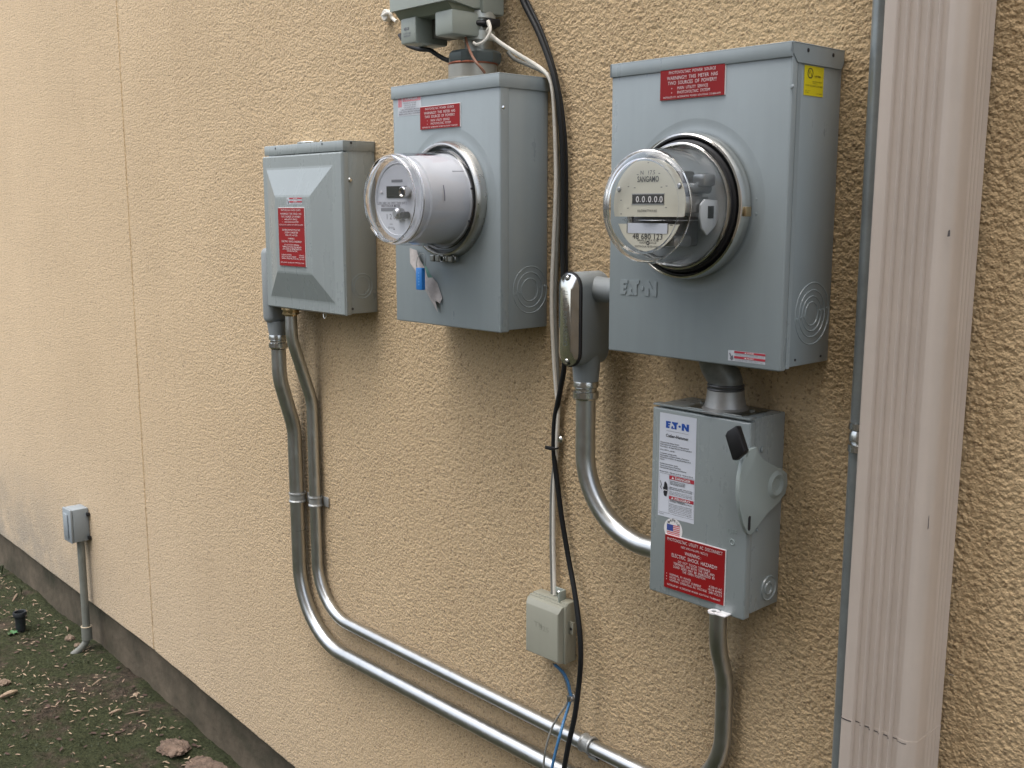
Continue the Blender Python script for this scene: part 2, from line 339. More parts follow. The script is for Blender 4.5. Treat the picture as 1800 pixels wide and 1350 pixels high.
ORG = {}
def thing(name, label, cat, loc, group=None):
    o = bpy.data.objects.new(name, None); COL.objects.link(o); o.location = loc; o.empty_display_size = 0.05
    o['label'] = label; o['category'] = cat
    if group: o['group'] = group
    ORG[o.name] = Vector(loc); return o
def top(o):
    while o.parent: o = o.parent
    return o
def part(name, mb, m, parent=None, label=None, kind=None, loc=None):
    me = bpy.data.meshes.new(name); org = ORG[top(parent).name] if parent else Vector(loc or (0, 0, 0))
    v = np.array(mb.v, dtype=float)-np.array(org); me.from_pydata(v.tolist(), [], mb.f); me.update()
    me.polygons.foreach_set('use_smooth', [True]*len(me.polygons))
    try: me.set_sharp_from_angle(angle=math.radians(32))
    except Exception: pass
    me.materials.append(m); o = bpy.data.objects.new(name, me); COL.objects.link(o)
    if parent: o.parent = parent
    else: o.location = org; ORG[o.name] = org
    if label: o['label'] = label
    if kind: o['kind'] = kind
    return o
def single(name, mb, m, label, cat, loc, group=None):
    o = part(name, mb, m, None, loc=loc); o['label'] = label; o['category'] = cat
    if group: o['group'] = group
    return o

# ------------------------------------------------------------------ lettering
_tc = {}
def glyphs(txt, bold=False):
    k = (txt, bold)
    if k in _tc: return _tc[k]
    c = bpy.data.curves.new('t', 'FONT'); c.body = txt; c.size = 1; c.resolution_u = 2; c.fill_mode = 'FRONT'
    if bold: c.offset = 0.018
    o = bpy.data.objects.new('t', c); me = o.to_mesh()
    vs = [(q.co.x, q.co.y) for q in me.vertices]; fs = [tuple(p.vertices) for p in me.polygons]
    o.to_mesh_clear(); bpy.data.objects.remove(o); bpy.data.curves.remove(c)
    xs = [a for a, b in vs] or [0]; _tc[k] = (vs, fs, min(xs), max(xs)); return _tc[k]
class Face:
    """A flat upright rectangle that carries print. axis 'y': faces the yard, axis 'x': faces right."""
    def __init__(s, a0, a1, z0, z1, d, axis='y'): s.a0, s.a1, s.z0, s.z1, s.d, s.axis = a0, a1, z0, z1, d, axis
    def P(s, u, v, d=0.0):
        a = s.a0+(s.a1-s.a0)*u; z = s.z1-(s.z1-s.z0)*v
        return (a, s.d-d, z) if s.axis == 'y' else (s.d+d, a, z)
    def text(s, mb, txt, u, v, h, width=None, align='c', bold=False, d=0.0004):
        vs, fs, x0, x1 = glyphs(txt, bold)
        if not vs: return
        H = (s.z1-s.z0)*h/0.72; W = (x1-x0)*H; A = abs(s.a1-s.a0); k = 1.0
        if width: k = A*width/W
        W *= k; c = s.a0+(s.a1-s.a0)*u; a = c-W/2 if align == 'c' else (c if align == 'l' else c-W)
        z = s.z1-(s.z1-s.z0)*v-H*0.36
        q = [((a+(x-x0)*H*k), z+y*H) for x, y in vs]
        mb.add([(p, s.d-d, r) if s.axis == 'y' else (s.d+d, p, r) for p, r in q], fs)
    def rect(s, mb, u0, u1, v0, v1, d=0.0003):
        mb.add([s.P(u0, v1, d), s.P(u1, v1, d), s.P(u1, v0, d), s.P(u0, v0, d)], [(0, 1, 2, 3)])
    def poly(s, mb, pts, d=0.0003): mb.add([s.P(u, v, d) for u, v in pts], [tuple(range(len(pts)))])
    def disc(s, mb, u, v, r, d=0.0003, r0=0.0, n=24):
        c = s.P(u, v, d); R2 = r; out = []
        for rad in (R2, r0):
            for i in range(n):
                t = 2*PI*i/n; dx, dz = rad*math.cos(t), rad*math.sin(t)
                out.append((c[0]+dx, c[1], c[2]+dz) if s.axis == 'y' else (c[0], c[1]+dx, c[2]+dz))
        mb.add(out, [(i, (i+1) % n, n+(i+1) % n, n+i) for i in range(n)])
def front(u0, v0, u1, v1, u2, v2, u3, v3, y):
    """rectangle on plane y from four picture corners TL TR BR BL (averaged)"""
    a, b, c, d = at(u0, v0, y), at(u1, v1, y), at(u2, v2, y), at(u3, v3, y)
    return Face((a.x+d.x)/2, (b.x+c.x)/2, (c.z+d.z)/2, (a.z+b.z)/2, y)
def screw(mb, p, r=0.003, axis='y', h=0.0015):
    if axis == 'y': mb.lathe([(0, p[1]-h), (r*.6, p[1]-h), (r, p[1]-h*.4), (r, p[1]+.001)], (p[0], p[2]), 'y', 14)
    else: mb.lathe([(0, p[0]+h), (r*.6, p[0]+h), (r, p[0]+h*.4), (r, p[0]-.001)], (p[1], p[2]), 'x', 14)

# ================================================================== THE SETTING
def vnoise(x, y, seed=0):
    xi = np.floor(x).astype(np.int64); yi = np.floor(y).astype(np.int64); xf = x-xi; yf = y-yi
    def h(a, b):
        n = (a*374761393+b*668265263+seed*974634777) & 0xffffffff
        n = ((n ^ (n >> 13))*1274126177) & 0xffffffff
        return ((n ^ (n >> 16)) & 0xffff)/65535.0
    u = xf*xf*xf*(xf*(xf*6-15)+10); v = yf*yf*yf*(yf*(yf*6-15)+10)
    return (h(xi, yi)*(1-u)+h(xi+1, yi)*u)*(1-v)+(h(xi, yi+1)*(1-u)+h(xi+1, yi+1)*u)*v
def fbm(x, y, oct=4, seed=0, rough=0.5):
    s = 0; a = 1; t = 0
    for k in range(oct):
        c, sn = math.cos(0.9*k+.3), math.sin(0.9*k+.3)
        s = s+a*vnoise((x*c-y*sn)*2**k, (x*sn+y*c)*2**k, seed+k*17); t += a; a *= rough
    return s/t
def grid_mesh(name, X, Y, Z, m, parent=None, kind=None, flip=False):
    """X,Y,Z: 2D arrays rows x cols"""
    r, c = X.shape; me = bpy.data.meshes.new(name)
    if parent: o_ = ORG[top(parent).name]
    else: o_ = Vector((0, 0, 0))
    v = np.stack([X-o_.x, Y-o_.y, Z-o_.z], -1).reshape(-1, 3).astype(np.float32)
    i = np.arange(r*c).reshape(r, c); q = np.stack([i[:-1, :-1], i[:-1, 1:], i[1:, 1:], i[1:, :-1]], -1).reshape(-1, 4)
    if flip: q = q[:, ::-1]
    me.vertices.add(len(v)); me.vertices.foreach_set('co', v.ravel()); me.loops.add(q.size); me.loops.foreach_set('vertex_index', q.ravel().astype(np.int32))
    me.polygons.add(len(q)); me.polygons.foreach_set('loop_start', np.arange(0, q.size, 4, dtype=np.int32))
    me.polygons.foreach_set('use_smooth', np.ones(len(q), bool)); me.update(); me.validate()
    me.materials.append(m); o = bpy.data.objects.new(name, me); COL.objects.link(o)
    if parent: o.parent = parent
    if kind: o['kind'] = kind
    return o

SB = ([-60, -3.87, -2.548, -1.76, -1.0, 60], [-1.235, -1.248, -1.2965, -1.3556, -1.385, -1.385])   # stucco bottom edge
GZ = ([-60, -3.9, -3.17, -2.72, -2.11, -1.5, 60], [-1.41, -1.412, -1.434, -1.455, -1.500, -1.525, -1.525])   # soil level
WALL_TOP = 1.5
JX = -2.538
def stucco_columns(xa, xb):
    xs = [xa]; x = xa
    while x < xb:
        D2 = (x-0.34)**2+1.56; st = D2/1330*1.22
        if x > 0.30 or x < -4.7: st = 0.05
        x += st; xs.append(min(x, xb))
    xs = [q for q in xs if abs(q-JX) > .006 or q in (xa, xb)]+[q for q in (JX-.0055, JX-.0035, JX-.0018, JX-.0008, JX+.0008, JX+.0018, JX+.0035, JX+.0055) if xa < q < xb]
    return np.array(sorted(set(xs)))
zr = np.concatenate([np.arange(-1.40, -0.86, 0.0034), np.arange(-0.86, 0.30, 0.0017), np.arange(0.30, 0.72, 0.0032), np.linspace(0.73, WALL_TOP, 14)])
def stucco_panel(name, xa, xb, parent, jl, jr):
    xs = stucco_columns(xa, xb); X, Z = np.meshgrid(xs, zr)
    zb = np.interp(X, *SB)+0.004*(fbm(X*9, X*0+3, 3, 5)-0.5)
    Z = np.where(Z < -1.15, -1.15+(Z+1.15)*((zb+1.15)/(-0.25)), Z)
    dx = np.gradient(xs)[None, :]; fade = np.clip((0.0062-dx)/0.004, 0, 1); fade2 = np.clip((0.014-dx)/0.009, 0.0, 1)
    def domes(x, y, seed, keep=1.0):
        xi = np.floor(x).astype(np.int32); yi = np.floor(y).astype(np.int32); out = np.zeros(x.shape)
        for dx_ in (-1, 0, 1):
            for dy_ in (-1, 0, 1):
                cx_ = xi+dx_; cy_ = yi+dy_
                n_ = (cx_.astype(np.int64)*374761393+cy_.astype(np.int64)*668265263+seed*974634777) & 0xffffffff
                n_ = ((n_ ^ (n_ >> 13))*1274126177) & 0xffffffff; n_ = n_ ^ (n_ >> 16)
                px = cx_+(n_ & 0xff)/255.0; py = cy_+((n_ >> 8) & 0xff)/255.0; rr_ = .55+.45*((n_ >> 16) & 0xff)/255.0; hh_ = (.45+.55*((n_ >> 5) & 0xff)/255.0)*(((n_ >> 20) & 0xff)/255.0 < keep)
                out = np.maximum(out, hh_*(1-((x-px)**2+(y-py)**2)/rr_**2))
        return out
    wx = 0.0012*(fbm(X/.006, Z/.006, 2, 61)-.5); D1 = domes((X+wx*2)/0.0050, (Z-wx)/0.0043, 5, .62); D2 = domes((X*.8-Z*.6)/0.0031, (X*.6+Z*.8)/0.0030, 6, .7); D3 = domes((X*.9-Z*.44)/0.0042, (X*.44+Z*.9)/0.0040, 12, .26)
    a = vnoise(X/0.0044, Z/0.0040, 3); a3 = vnoise((X*.7-Z*.7)/0.0060, (X*.7+Z*.7)/0.0056, 33); b = vnoise((X*.8-Z*.6)/0.0030, (X*.6+Z*.8)/0.0029, 9); c = fbm(X/0.019, Z/0.019, 2, 21)
    b2 = vnoise((X*.6+Z*.8)/0.0027, (X*.8-Z*.6)/0.0027, 15)
    h = (a-.5)*0.75*fade2+(a3-.5)*0.42*fade2+(b-.5)*0.60*fade+(b2-.5)*0.30*fade+(c-.5)*0.22
    amp = 0.00060*(0.8+0.5*np.clip((fbm(X*1.3, Z*1.3, 2, 40)-.3)*2, 0, 1))
    t_ = h*3.0+0.42
    H = amp*(D1*1.05*fade2+D2*.5*fade-D3*1.9*fade2+.25*np.where(t_ > 0, np.tanh(t_)*.8, t_*1.6)-.3)+0.0005*(fbm(X*7, Z*7, 3, 2)-.5)
    Y = -H
    for on, xe in ((jl, xa), (jr, xb)):
        if on:
            d = np.abs(X-xe); Y = np.where(d < 0.0035, Y+0.0045*(1-d/0.0035), Y)
    # the bottom edge returns towards the foundation
    Zl = Z[:1].copy(); Z = np.concatenate([Zl+0.004, Zl+0.0005, Z]); X = np.concatenate([X[:1], X[:1], X])
    Y = np.concatenate([Y[:1]*0+0.045, Y[:1]*0+0.008, Y])
    return grid_mesh(name, X, Y, Z, STUCCO, parent)
house = thing('house_wall', 'tan sand-textured stucco house wall over a low brown concrete foundation', 'wall', (-2.0, 0.02, -1.45))
JX = -2.538
stucco_panel('stucco_panel', -12.0, JX, house, False, True)
stucco_panel('stucco_panel', JX, 5.0, house, True, False)
fx = np.concatenate([np.linspace(-12, -4.5, 40), np.arange(-4.5, -1.2, 0.012), np.linspace(-1.2, 5, 60)]); fz = np.linspace(0, 1, 26)
FX, FT = np.meshgrid(fx, fz); lo = np.interp(FX, *GZ)-0.12; hi = np.interp(FX, *SB)+0.02
FZ_ = lo+(hi-lo)*FT; FY = 0.026+0.006*(fbm(FX*6, FZ_*9, 4, 31)-.5)-0.010*np.clip(0.4-FT, 0, 1)*fbm(FX*3, FZ_*4, 2, 8)
grid_mesh('foundation', FX, FY, FZ_, FOUND, house)

# ground: one sheet, fine where it is seen
gx = np.concatenate([-np.geomspace(60, 4.9, 26), np.arange(-4.8, -1.6, 0.0065), np.geomspace(0.05, 60, 30)-1.6])
gy = -np.concatenate([[-0.06], np.arange(-0.04, 1.0, 0.0065), 0.95+np.geomspace(0.06, 60, 30)])
GX, GY = np.meshgrid(gx, gy)
def ground_z(X, Y):
    X = np.asarray(X, float); Y = np.asarray(Y, float)
    z = np.interp(X, *GZ)+0.030*(fbm(X*3.2, Y*3.2, 4, 71)-.5)+0.012*(fbm(X*14, Y*14, 3, 75)-.5)
    return z+0.010*np.exp(-np.abs(Y)/0.05)
GZZ = ground_z(GX, GY)
near = ((GX > -4.8) & (GX < -1.5) & (GY > -1.0))
GZZ = GZZ+np.where(near, 0.008*(fbm(GX/0.03, GY/0.03, 3, 81, .7)-.5), 0)
grid_mesh('ground', GX, GY, GZZ, SOIL, None, 'structure', flip=True)
gl = lambda x, y: float(ground_z(x, y))

# litter, moss tufts: nobody could count them
def flakes(n, name, m, region, size, wid, seed, dens=None):
    R_ = np.random.RandomState(seed); mb = MB(); k = 0
    while k < n:
        x = R_.uniform(*region[0]); y = -abs(R_.uniform(*region[1])); 
        if dens is not None and R_.rand() > dens(x, y): continue
        L = R_.uniform(*size); W = L*R_.uniform(*wid); a = R_.normal(0.5, 0.9); z = gl(x, y)+0.005; t = R_.uniform(-.35, .35); c = R_.uniform(0.1, .3)
        ca, sa = math.cos(a), math.sin(a); pts = []
        for u, v_, h_ in ((-.5, 0, 0), (-.2, .5, c*.3), (.25, .42, c*.35), (.5, 0, 0), (.25, -.42, c*.1), (-.2, -.5, c*.05)):
            px, py = u*L, v_*W; pts.append((x+px*ca-py*sa, y+px*sa+py*ca, z+h_*L+t*px))
        mb.add(pts, [(0, 1, 2, 3), (0, 3, 4, 5)]); k += 1
    return part(name, mb, m, None, kind='stuff')
def clump(x, y):
    return float(np.clip((fbm(np.array([x*5.0]), np.array([y*5.0]), 3, 91)[0]-.42)*5, 0.12, 1))
o = flakes(1900, 'seed_litter', LITTER, ((-4.4, -1.7), (0.01, 0.95)), (0.008, 0.019), (0.15, 0.27), 3, clump); o['label'] = 'pale dry seeds and leaf scraps scattered over the mossy soil'
o = flakes(600, 'leaf_litter', LITTER2, ((-4.4, -1.7), (0.0, 0.95)), (0.006, 0.020), (0.3, 0.7), 5, None); o['label'] = 'dark brown leaf crumbs lying on the mossy soil'
mb = MB(); R_ = np.random.RandomState(8)
for k in range(16000):
    x = R_.uniform(-4.4, -1.7); y = -R_.uniform(0.01, 0.95)
    if fbm(np.array([x*6.5]), np.array([y*6.5]), 3, 55)[0] < 0.47: continue
    z = gl(x, y); a = R_.uniform(0, 2*PI); h_ = R_.uniform(.003, .010); w_ = .0014; dx, dy = R_.uniform(-.006, .006, 2)
    mb.add([(x-w_*math.cos(a), y-w_*math.sin(a), z), (x+w_*math.cos(a), y+w_*math.sin(a), z), (x+dx, y+dy, z+h_)], [(0, 1, 2)])
o = part('moss', mb, GRASSM, None, kind='stuff'); o['label'] = 'short green moss and grass sprouting from the dark soil'

# unseen house and fence added behind the camera for shade and reflections
nh = thing('added_neighbour_house', 'unseen sided house added across the side yard, sized to shade the wall', 'house', (0.5, -2.1, -1.5))
for k in range(29):
    mb = MB(); z0 = -1.5+k*0.2; mb.add([(-1.1, -2.1, z0), (1.7, -2.1, z0), (1.7, -2.075, z0), (-1.1, -2.075, z0), (-1.1, -2.1, z0+.2), (1.7, -2.1, z0+.2), (1.7, -2.095, z0+.2), (-1.1, -2.095, z0+.2)],
        [(0,3,2,1),(4,5,6,7),(0,1,5,4),(1,2,6,5),(2,3,7,6),(3,0,4,7)]); part('siding_board', mb, UNSEEN_HOUSE, nh)
part('wall', MB().box(-1.1, 1.7, -8, -2.101, -1.6, 4.3), UNSEEN_HOUSE, nh)
fe = thing('added_fence', 'unseen board fence added along the far side of the yard for shade and reflections', 'fence', (-4.0, -5.2, -1.5))
for k in range(90):
    x0 = -11.0+k*0.15; part('board', MB().box(x0, x0+.14, -5.22, -5.20, -1.55, 0.05+0.01*math.sin(k*2.1)), UNSEEN_FENCE, fe)
for z in (-1.2, -0.2): part('rail', MB().box(-11, 2.5, -5.26, -5.221, z, z+.09), UNSEEN_FENCE, fe)

# ================================================================== helpers for electrical gear
def knock(name_parent, c, radii, x, tabs=True):
    """concentric pressed rings on a side that faces right"""
    mb = MB()
    for i, r in enumerate(radii):
        oy = 0.0006*i
        mb.torus((c[0]-oy, c[1]), r, 0.00085, x, 56, 8, 'x')
    if tabs:
        for i in range(len(radii)-1):
            r = (radii[i]+radii[i+1])/2
            for s in (-1, 1): mb.cyl((c[0]+s*r*math.cos(.15), c[1]+s*r*math.sin(.15)), 0.0017, x-.001, x+.0009, 'x', 10)
    return part('knockout', mb, GRAY, name_parent)
def plate_sign(parent, fc, lines, thick=0.0022, name='warning_plate', label=None, rules=(), m=RED):
    """red engraved plate with a white core that shows at its edge"""
    b = MB(); b.box(fc.a0, fc.a1, fc.d-thick*.6, fc.d+.0002, fc.z0, fc.z1)
    pl = part(name, b, WHITE, parent, label)
    f2 = MB(); f2.box(fc.a0, fc.a1-0.0012, fc.d-thick, fc.d-thick*.6-.00001, fc.z0+.0003, fc.z1-.0010)
    part('red_face', f2, m, pl)
    g = Face(fc.a0, fc.a1, fc.z0, fc.z1, fc.d-thick, 'y'); t = MB()
    for ln in lines:
        txt, u, v, h, wd = ln[:5]; g.text(t, txt, u, v, h, wd, ln[5] if len(ln) > 5 else 'c', bold=False)
    part('lettering', t, LETTER, pl)
    if rules:
        r = MB()
        for v in rules: g.rect(r, 0.03, 0.97, v, v+.006)
        part('score_line', r, INK, pl)
    return pl

# ================================================================== DOWNSPOUT (right)
ds = thing('downspout', 'tall beige ribbed metal downspout standing on the right side of the wall', 'downspout', (-0.25, -0.035, -1.5))
XL, XR, YF, YB = -0.296, -0.199, -0.082, -0.010
def spout_profile(o=0.0):
    pts = []; r = 0.013
    def arc(cx, cy, a0, a1, n=7):
        for i in range(n+1):
            a = a0+(a1-a0)*i/n; pts.append((cx+(r+o)*math.cos(a), cy+(r+o)*math.sin(a)))
    pts.append((XL-o, YB)); arc(XL+.006, YF+.006, PI, 1.5*PI, 4) if False else None
    r = 0.005; arc(XL+.005, YF+.005, PI, 1.5*PI, 5)
    n0 = XL+0.016; pitch = 0.0125
    for k in range(5):                      # front: five shallow flutes
        x = n0+k*pitch
        for u, d in ((0, 0), (.10, .0012), (.20, .0040), (.28, .0046), (.72, .0046), (.80, .0040), (.90, .0012)): pts.append((x+u*pitch, YF+d-o))
    r = 0.013; arc(XR-.013, YF+.013, 1.5*PI, 2*PI, 8)
    for k in range(4):
        y = YF+0.030+k*.009
        for u, d in ((0, 0), (.2, .0005), (.7, .0005), (.9, 0)): pts.append((XR-d+o, y+u*.010))
    pts.append((XR+o, YB)); return pts
def sweep_z(mb, pr, z0, z1, steps=1):
    n = len(pr); vs = []
    for s in range(steps+1):
        z = z0+(z1-z0)*s/steps; vs += [(x+0.007*(z+.26), y, z) for x, y in pr]
    fs = [(s*n+i, s*n+(i+1) % n, (s+1)*n+(i+1) % n, (s+1)*n+i) for s in range(steps) for i in range(n)]
    fs += [tuple(range(n))[::-1], tuple(steps*n+i for i in range(n))]
    return mb.add(vs, fs)
ZJ = -0.655
sh = -0.018                                       # the spout leans a touch
mb = MB(); sweep_z(mb, spout_profile(), ZJ, 1.5); part('upper_pipe', mb, SPOUT, ds)
mb = MB(); sweep_z(mb, spout_profile(0.0003), -1.53, ZJ); part('lower_pipe', mb, SPOUT, ds)
# grimy sealant line where the two lengths meet
mb = MB(); pr = spout_profile(0.0006); n = len(pr)
vs = []
for i, (x, y) in enumerate(pr):
    wob = -0.004*math.sin(PI*i/n)**2+0.0005*math.sin(i*.7); hh = 0.00035+0.0006*abs(math.sin(i*0.23)); vs += [(x-.0038, y, ZJ+wob-hh), (x-.0038, y, ZJ+wob+hh)]
mb.add(vs, [(2*i, 2*i+2, 2*i+3, 2*i+1) for i in range(n-1)]); part('joint_line', mb, DIRTLINE, ds)
mb = MB(); f = Face(XL, XR, -0.66, 0.25, YF, 'y')
for (u, v), (du, dv) in (((1668, 410), (.0016, .004)), ((1632, 918), (.0006, .009)), ((1672, 1186), (.004, .0008))):
    p = at(u, v, YF-.0004); mb.add([(p.x-du, p.y, p.z-dv), (p.x+du, p.y, p.z-dv*.8), (p.x+du*.7, p.y, p.z+dv), (p.x-du*.6, p.y, p.z+dv*.7)], [(0, 1, 2, 3)])
part('scuff_mark', mb, DIRTLINE, ds)
mb = MB(); mb.box(XL-.012, XR+.004, YB-.002, -0.001, 0.60, 0.63, 0.001); part('strap', mb, SPOUT, ds)

# tall thin conduit behind it
tc_ = thing('thin_vertical_conduit', 'thin grey vertical conduit hidden half behind the left edge of the beige downspout', 'conduit', (-0.333, -0.016, -1.5))
part('pipe', MB().tube([(-0.3275, -0.018, 1.5), (-0.3285, -0.018, -0.26), (-0.3310, -0.018, -1.52)], 0.0118, 20), mat('blue_grey_painted_conduit', (0.27, 0.30, 0.305), 0.32, 0.35, var=.2, vscale=25), tc_)
zc = at(1505, 770, -0.018).z
mb = MB(); mb.lathe([(.0116, zc+.022), (.0155, zc+.021), (.0158, zc+.013), (.0132, zc+.011), (.0150, zc+.006), (.0152, zc-.002), (.0132, zc-.005), (.0160, zc-.007), (.0163, zc-.016), (.0116, zc-.018)], (-0.3262, -0.018), 'z', 24)
part('coupling', mb, ZINC, tc_)

# ================================================================== BIG METER SOCKET
bx0, bx1, bz0, bz1, bd = -0.6719, -0.3866, -0.2185, 0.1775, 0.1154
big = thing('large_meter_socket', 'largest grey steel meter box with a yellow sticker on its side, beside the downspout', 'meter box', (-0.53, -0.057, -0.2185))
part('enclosure', MB().box(bx0+.002, bx1-.0015, -bd+.010, -.001, bz0+.003, bz1-.004, .0015), GRAY, big)
mb = MB(); mb.box(bx0, bx1, -bd, -bd+.013, bz0, bz1-.014, .0022, 3)
part('cover', mb, GRAY, big)
mb = MB(); mb.prism([(-bd+.013, bz0+.002), (-bd+.021, bz0+.002), (-bd+.021, bz1-.026), (-bd+.013, bz1-.018)], bx1-.0016, bx1-.0004, 'x'); part('cover_flange', mb, GRAY, big)
mb = MB()
mb.box(bx0-.0015, bx1+.001, -bd-.0022, 0.0, bz1-.0025, bz1, .0009)
mb.box(bx0-.0015, bx1+.001, -bd-.0022, -bd-.0002, bz1-.0180, bz1-.001, .0007)
mb.prism([(-bd-.0022, bz1-.001), (-bd-.0022, bz1-.0120), (-bd+.010, bz1-.0235), (-.006, bz1-.0235), (-.001, bz1-.0160), (-.001, bz1-.001)], bx1-.0008, bx1+.001, 'x')
mb.box(bx0-.0015, bx0+.0005, -bd-.0022, -.001, bz1-.018, bz1-.001)
part('rain_cap', mb, GRAY, big)
mb = MB()
for u, v in ((1421, 88), (1465, 97)): screw(mb, atx(u, v, bx1+.001), .0026, 'x', .0008)
for u, v in ((1393, 150), (1393, 153)): pass
part('cap_rivet', mb, mat('dark_screw_head', (.04, .04, .045), .4, .6), big)
for u, v in ((1393, 152), (1329, 350), (1329, 376)): mb = MB(); screw(mb, at(u, v, -bd), .0022, 'y', .0010); part('spot_weld', mb, GRAY, big)
mb = MB()
for u, v in ((1399, 633), (1444, 626)): mb.cyl((atx(u, v, bx1)[1], atx(u, v, bx1)[2]), .0017, bx1-.0016, bx1-.0008, 'x', 12)
part('weep_hole', mb, INK, big)
knock(big, (-0.0445, -0.1505), (.0395, .0300, .0222, .0150), bx1-.0015)
# pressed collar round the opening
AX, AZ = -0.529, -0.0155
mb = MB(); mb.lathe([(.112, -bd-.00002), (.107, -bd-.00006), (.103, -bd-.0002), (.0995, -bd-.0007), (.097, -bd-.0014), (.095, -bd-.0016), (.090, -bd-.0016)], (AX, AZ), 'y', 72); part('pressed_collar', mb, GRAY, big)
mb = MB(); mb.lathe([(.0935, -bd-.002), (.0945, -bd-.006), (.0940, -.134), (.0925, -.1385), (.0905, -.1400), (.0885, -.1385), (.0868, -.136), (.0862, -.130)], (AX, AZ), 'y', 96); ring = part('sealing_ring', mb, CHROME, big)
p = at(1303, 372, -.130); mb = MB(); mb.box(AX+.0935, AX+.0972, -.1345, -.1225, p.z-.006, p.z+.006, .0008); part('ring_latch', mb, BRASS, ring)
# pressed name in the cover
def eaton(fc, mb, d0, thick, ox=0.0, gap=True):
    """five-letter mark whose A is open between E and T; dot for the O"""
    def pl(pts):
        q = [(fc.a0+(fc.a1-fc.a0)*u, fc.z1-(fc.z1-fc.z0)*v) for u, v in pts]; mb.prism(q, d0-thick, d0, 'y')
    pl([(0, 0), (.205, 0), (.205, .25), (.10, .25), (.10, .385), (.185, .385), (.165, .60), (.10, .60), (.10, .76), (.165, .76), (.145, 1), (0, 1)])
    pl([(.255, .62), (.315, .62), (.315, .84), (.345, .84), (.365, 1), (.225, 1)])
    pl([(.255, 0), (.53, 0), (.505, .26), (.465, .26), (.465, 1), (.375, 1), (.375, .60), (.30, .26), (.27, .26)])
    c = []; 
    for i in range(20): a = 2*PI*i/20; c.append((.600+.048*math.cos(a), .50+.155*math.sin(a)))
    pl(c[::-1])
    pl([(.69, 0), (.79, 0), (.90, .55), (.90, 0), (1, 0), (1, 1), (.90, 1), (.79, .45), (.79, 1), (.69, 1)])
fc = front(1091, 491, 1156, 495, 1154, 522, 1091, 516, -bd)
mb = MB(); eaton(fc, mb, -bd+.0002, .0013); part('pressed_name', mb, GRAY, big)
SA = (('PHOTOVOLTAIC  POWER  SOURCE', .5, .13, .095, .72), ('WARNING!!!  THIS  METER  HAS', .5, .305, .115, .78), ('TWO  SOURCES  OF  POWER!!!', .5, .465, .115, .75),
      ('\u2022', .19, .635, .10, None), ('MAIN  UTILITY  SERVICE', .28, .635, .095, .47, 'l'), ('\u2022', .19, .775, .10, None), ('PHOTOVOLTAIC  SYSTEM', .28, .775, .095, .50, 'l'),
      ('INSTALLED  BY:  ALTERNATIVE  POWER  SOLUTIONS  713-868-6039', .5, .915, .062, .88))
fc = front(1163, 122, 1278, 111, 1275, 168, 1162, 177, -bd)
plate_sign(big, fc, SA, label='red engraved plate high on the cover of the large box')
# yellow listing sticker
a, b_, c_, d_ = atx(1414, 113, bx1-.001), atx(1448, 120, bx1-.001), atx(1447, 173, bx1-.001), atx(1413, 165, bx1-.001)
fc = Face((a.y+d_.y)/2, (b_.y+c_.y)/2, (c_.z+d_.z)/2, (a.z+b_.z)/2, bx1-.0013, 'x')
mb = MB(); fc.rect(mb, 0, 1, 0, 1); ys = part('yellow_sticker', mb, YEL, big)
mb = MB(); g = Face(fc.a0, fc.a1, fc.z0, fc.z1, fc.d+.0003, 'x')
g.disc(mb, .30, .25, .0062, .0003, .0050); g.text(mb, 'U', .25, .21, .11, None, bold=True); g.text(mb, 'L', .37, .29, .11, None, bold=True); g.text(mb, 'LISTED', .52, .33, .06, .32, 'l', bold=True)
for t, v, wd, u in (('METER SOCKET', .52, .50, .92), ('ISSUE NO.', .575, .22, .66)): g.text(mb, t, u, v, .035, wd, 'r')
g.text(mb, 'TYPE 3R ENCLOSURE', .5, .665, .055, .88); g.text(mb, 'NO. 1234', .06, .84, .03, .25, 'l'); g.text(mb, 'F 1986', .06, .90, .03, .18, 'l'); g.text(mb, 'E-15874', .95, .91, .035, .28, 'r')
part('sticker_print', mb, INK, ys)
# small danger sticker at the lower corner
def danger_strip(parent, fc, second=True):
    mb = MB(); fc.rect(mb, 0, 1, 0, 1, .0003); s_ = part('danger_sticker', mb, LABEL2, parent)
    g = Face(fc.a0, fc.a1, fc.z0, fc.z1, fc.d-.0003, 'y'); r = MB(); g.rect(r, .17, 1, .03, .22); g.rect(r, .17, 1, .50, .72); part('red_band', r, REDP, s_)
    t = MB(); g.text(t, '\u25B2 DANGER', .58, .125, .13, .25, d=.0007, bold=True); g.text(t, '\u25B2 PELIGRO', .58, .61, .13, .25, d=.0007, bold=True); part('band_lettering', t, WHITE, s_)
    k = MB()
    for i in range(3): g.text(k, 'HAZARDOUS VOLTAGE WILL CAUSE SEVERE INJURY OR DEATH', .58, .29+.07*i, .045, .76)
    for i in range(3): g.text(k, 'VOLTAJE PELIGROSO PUEDE CAUSAR LA MUERTE O LESIONES', .58, .79+.07*i, .045, .76)
    g.poly(k, [(.03, .30), (.06, .26), (.09, .55), (.14, .45), (.15, .80), (.10, .95), (.06, .80), (.07, .60)]); part('fine_print', k, INKG, s_)
danger_strip(big, front(1280, 616, 1346, 621, 1345, 640, 1280, 635, -bd))

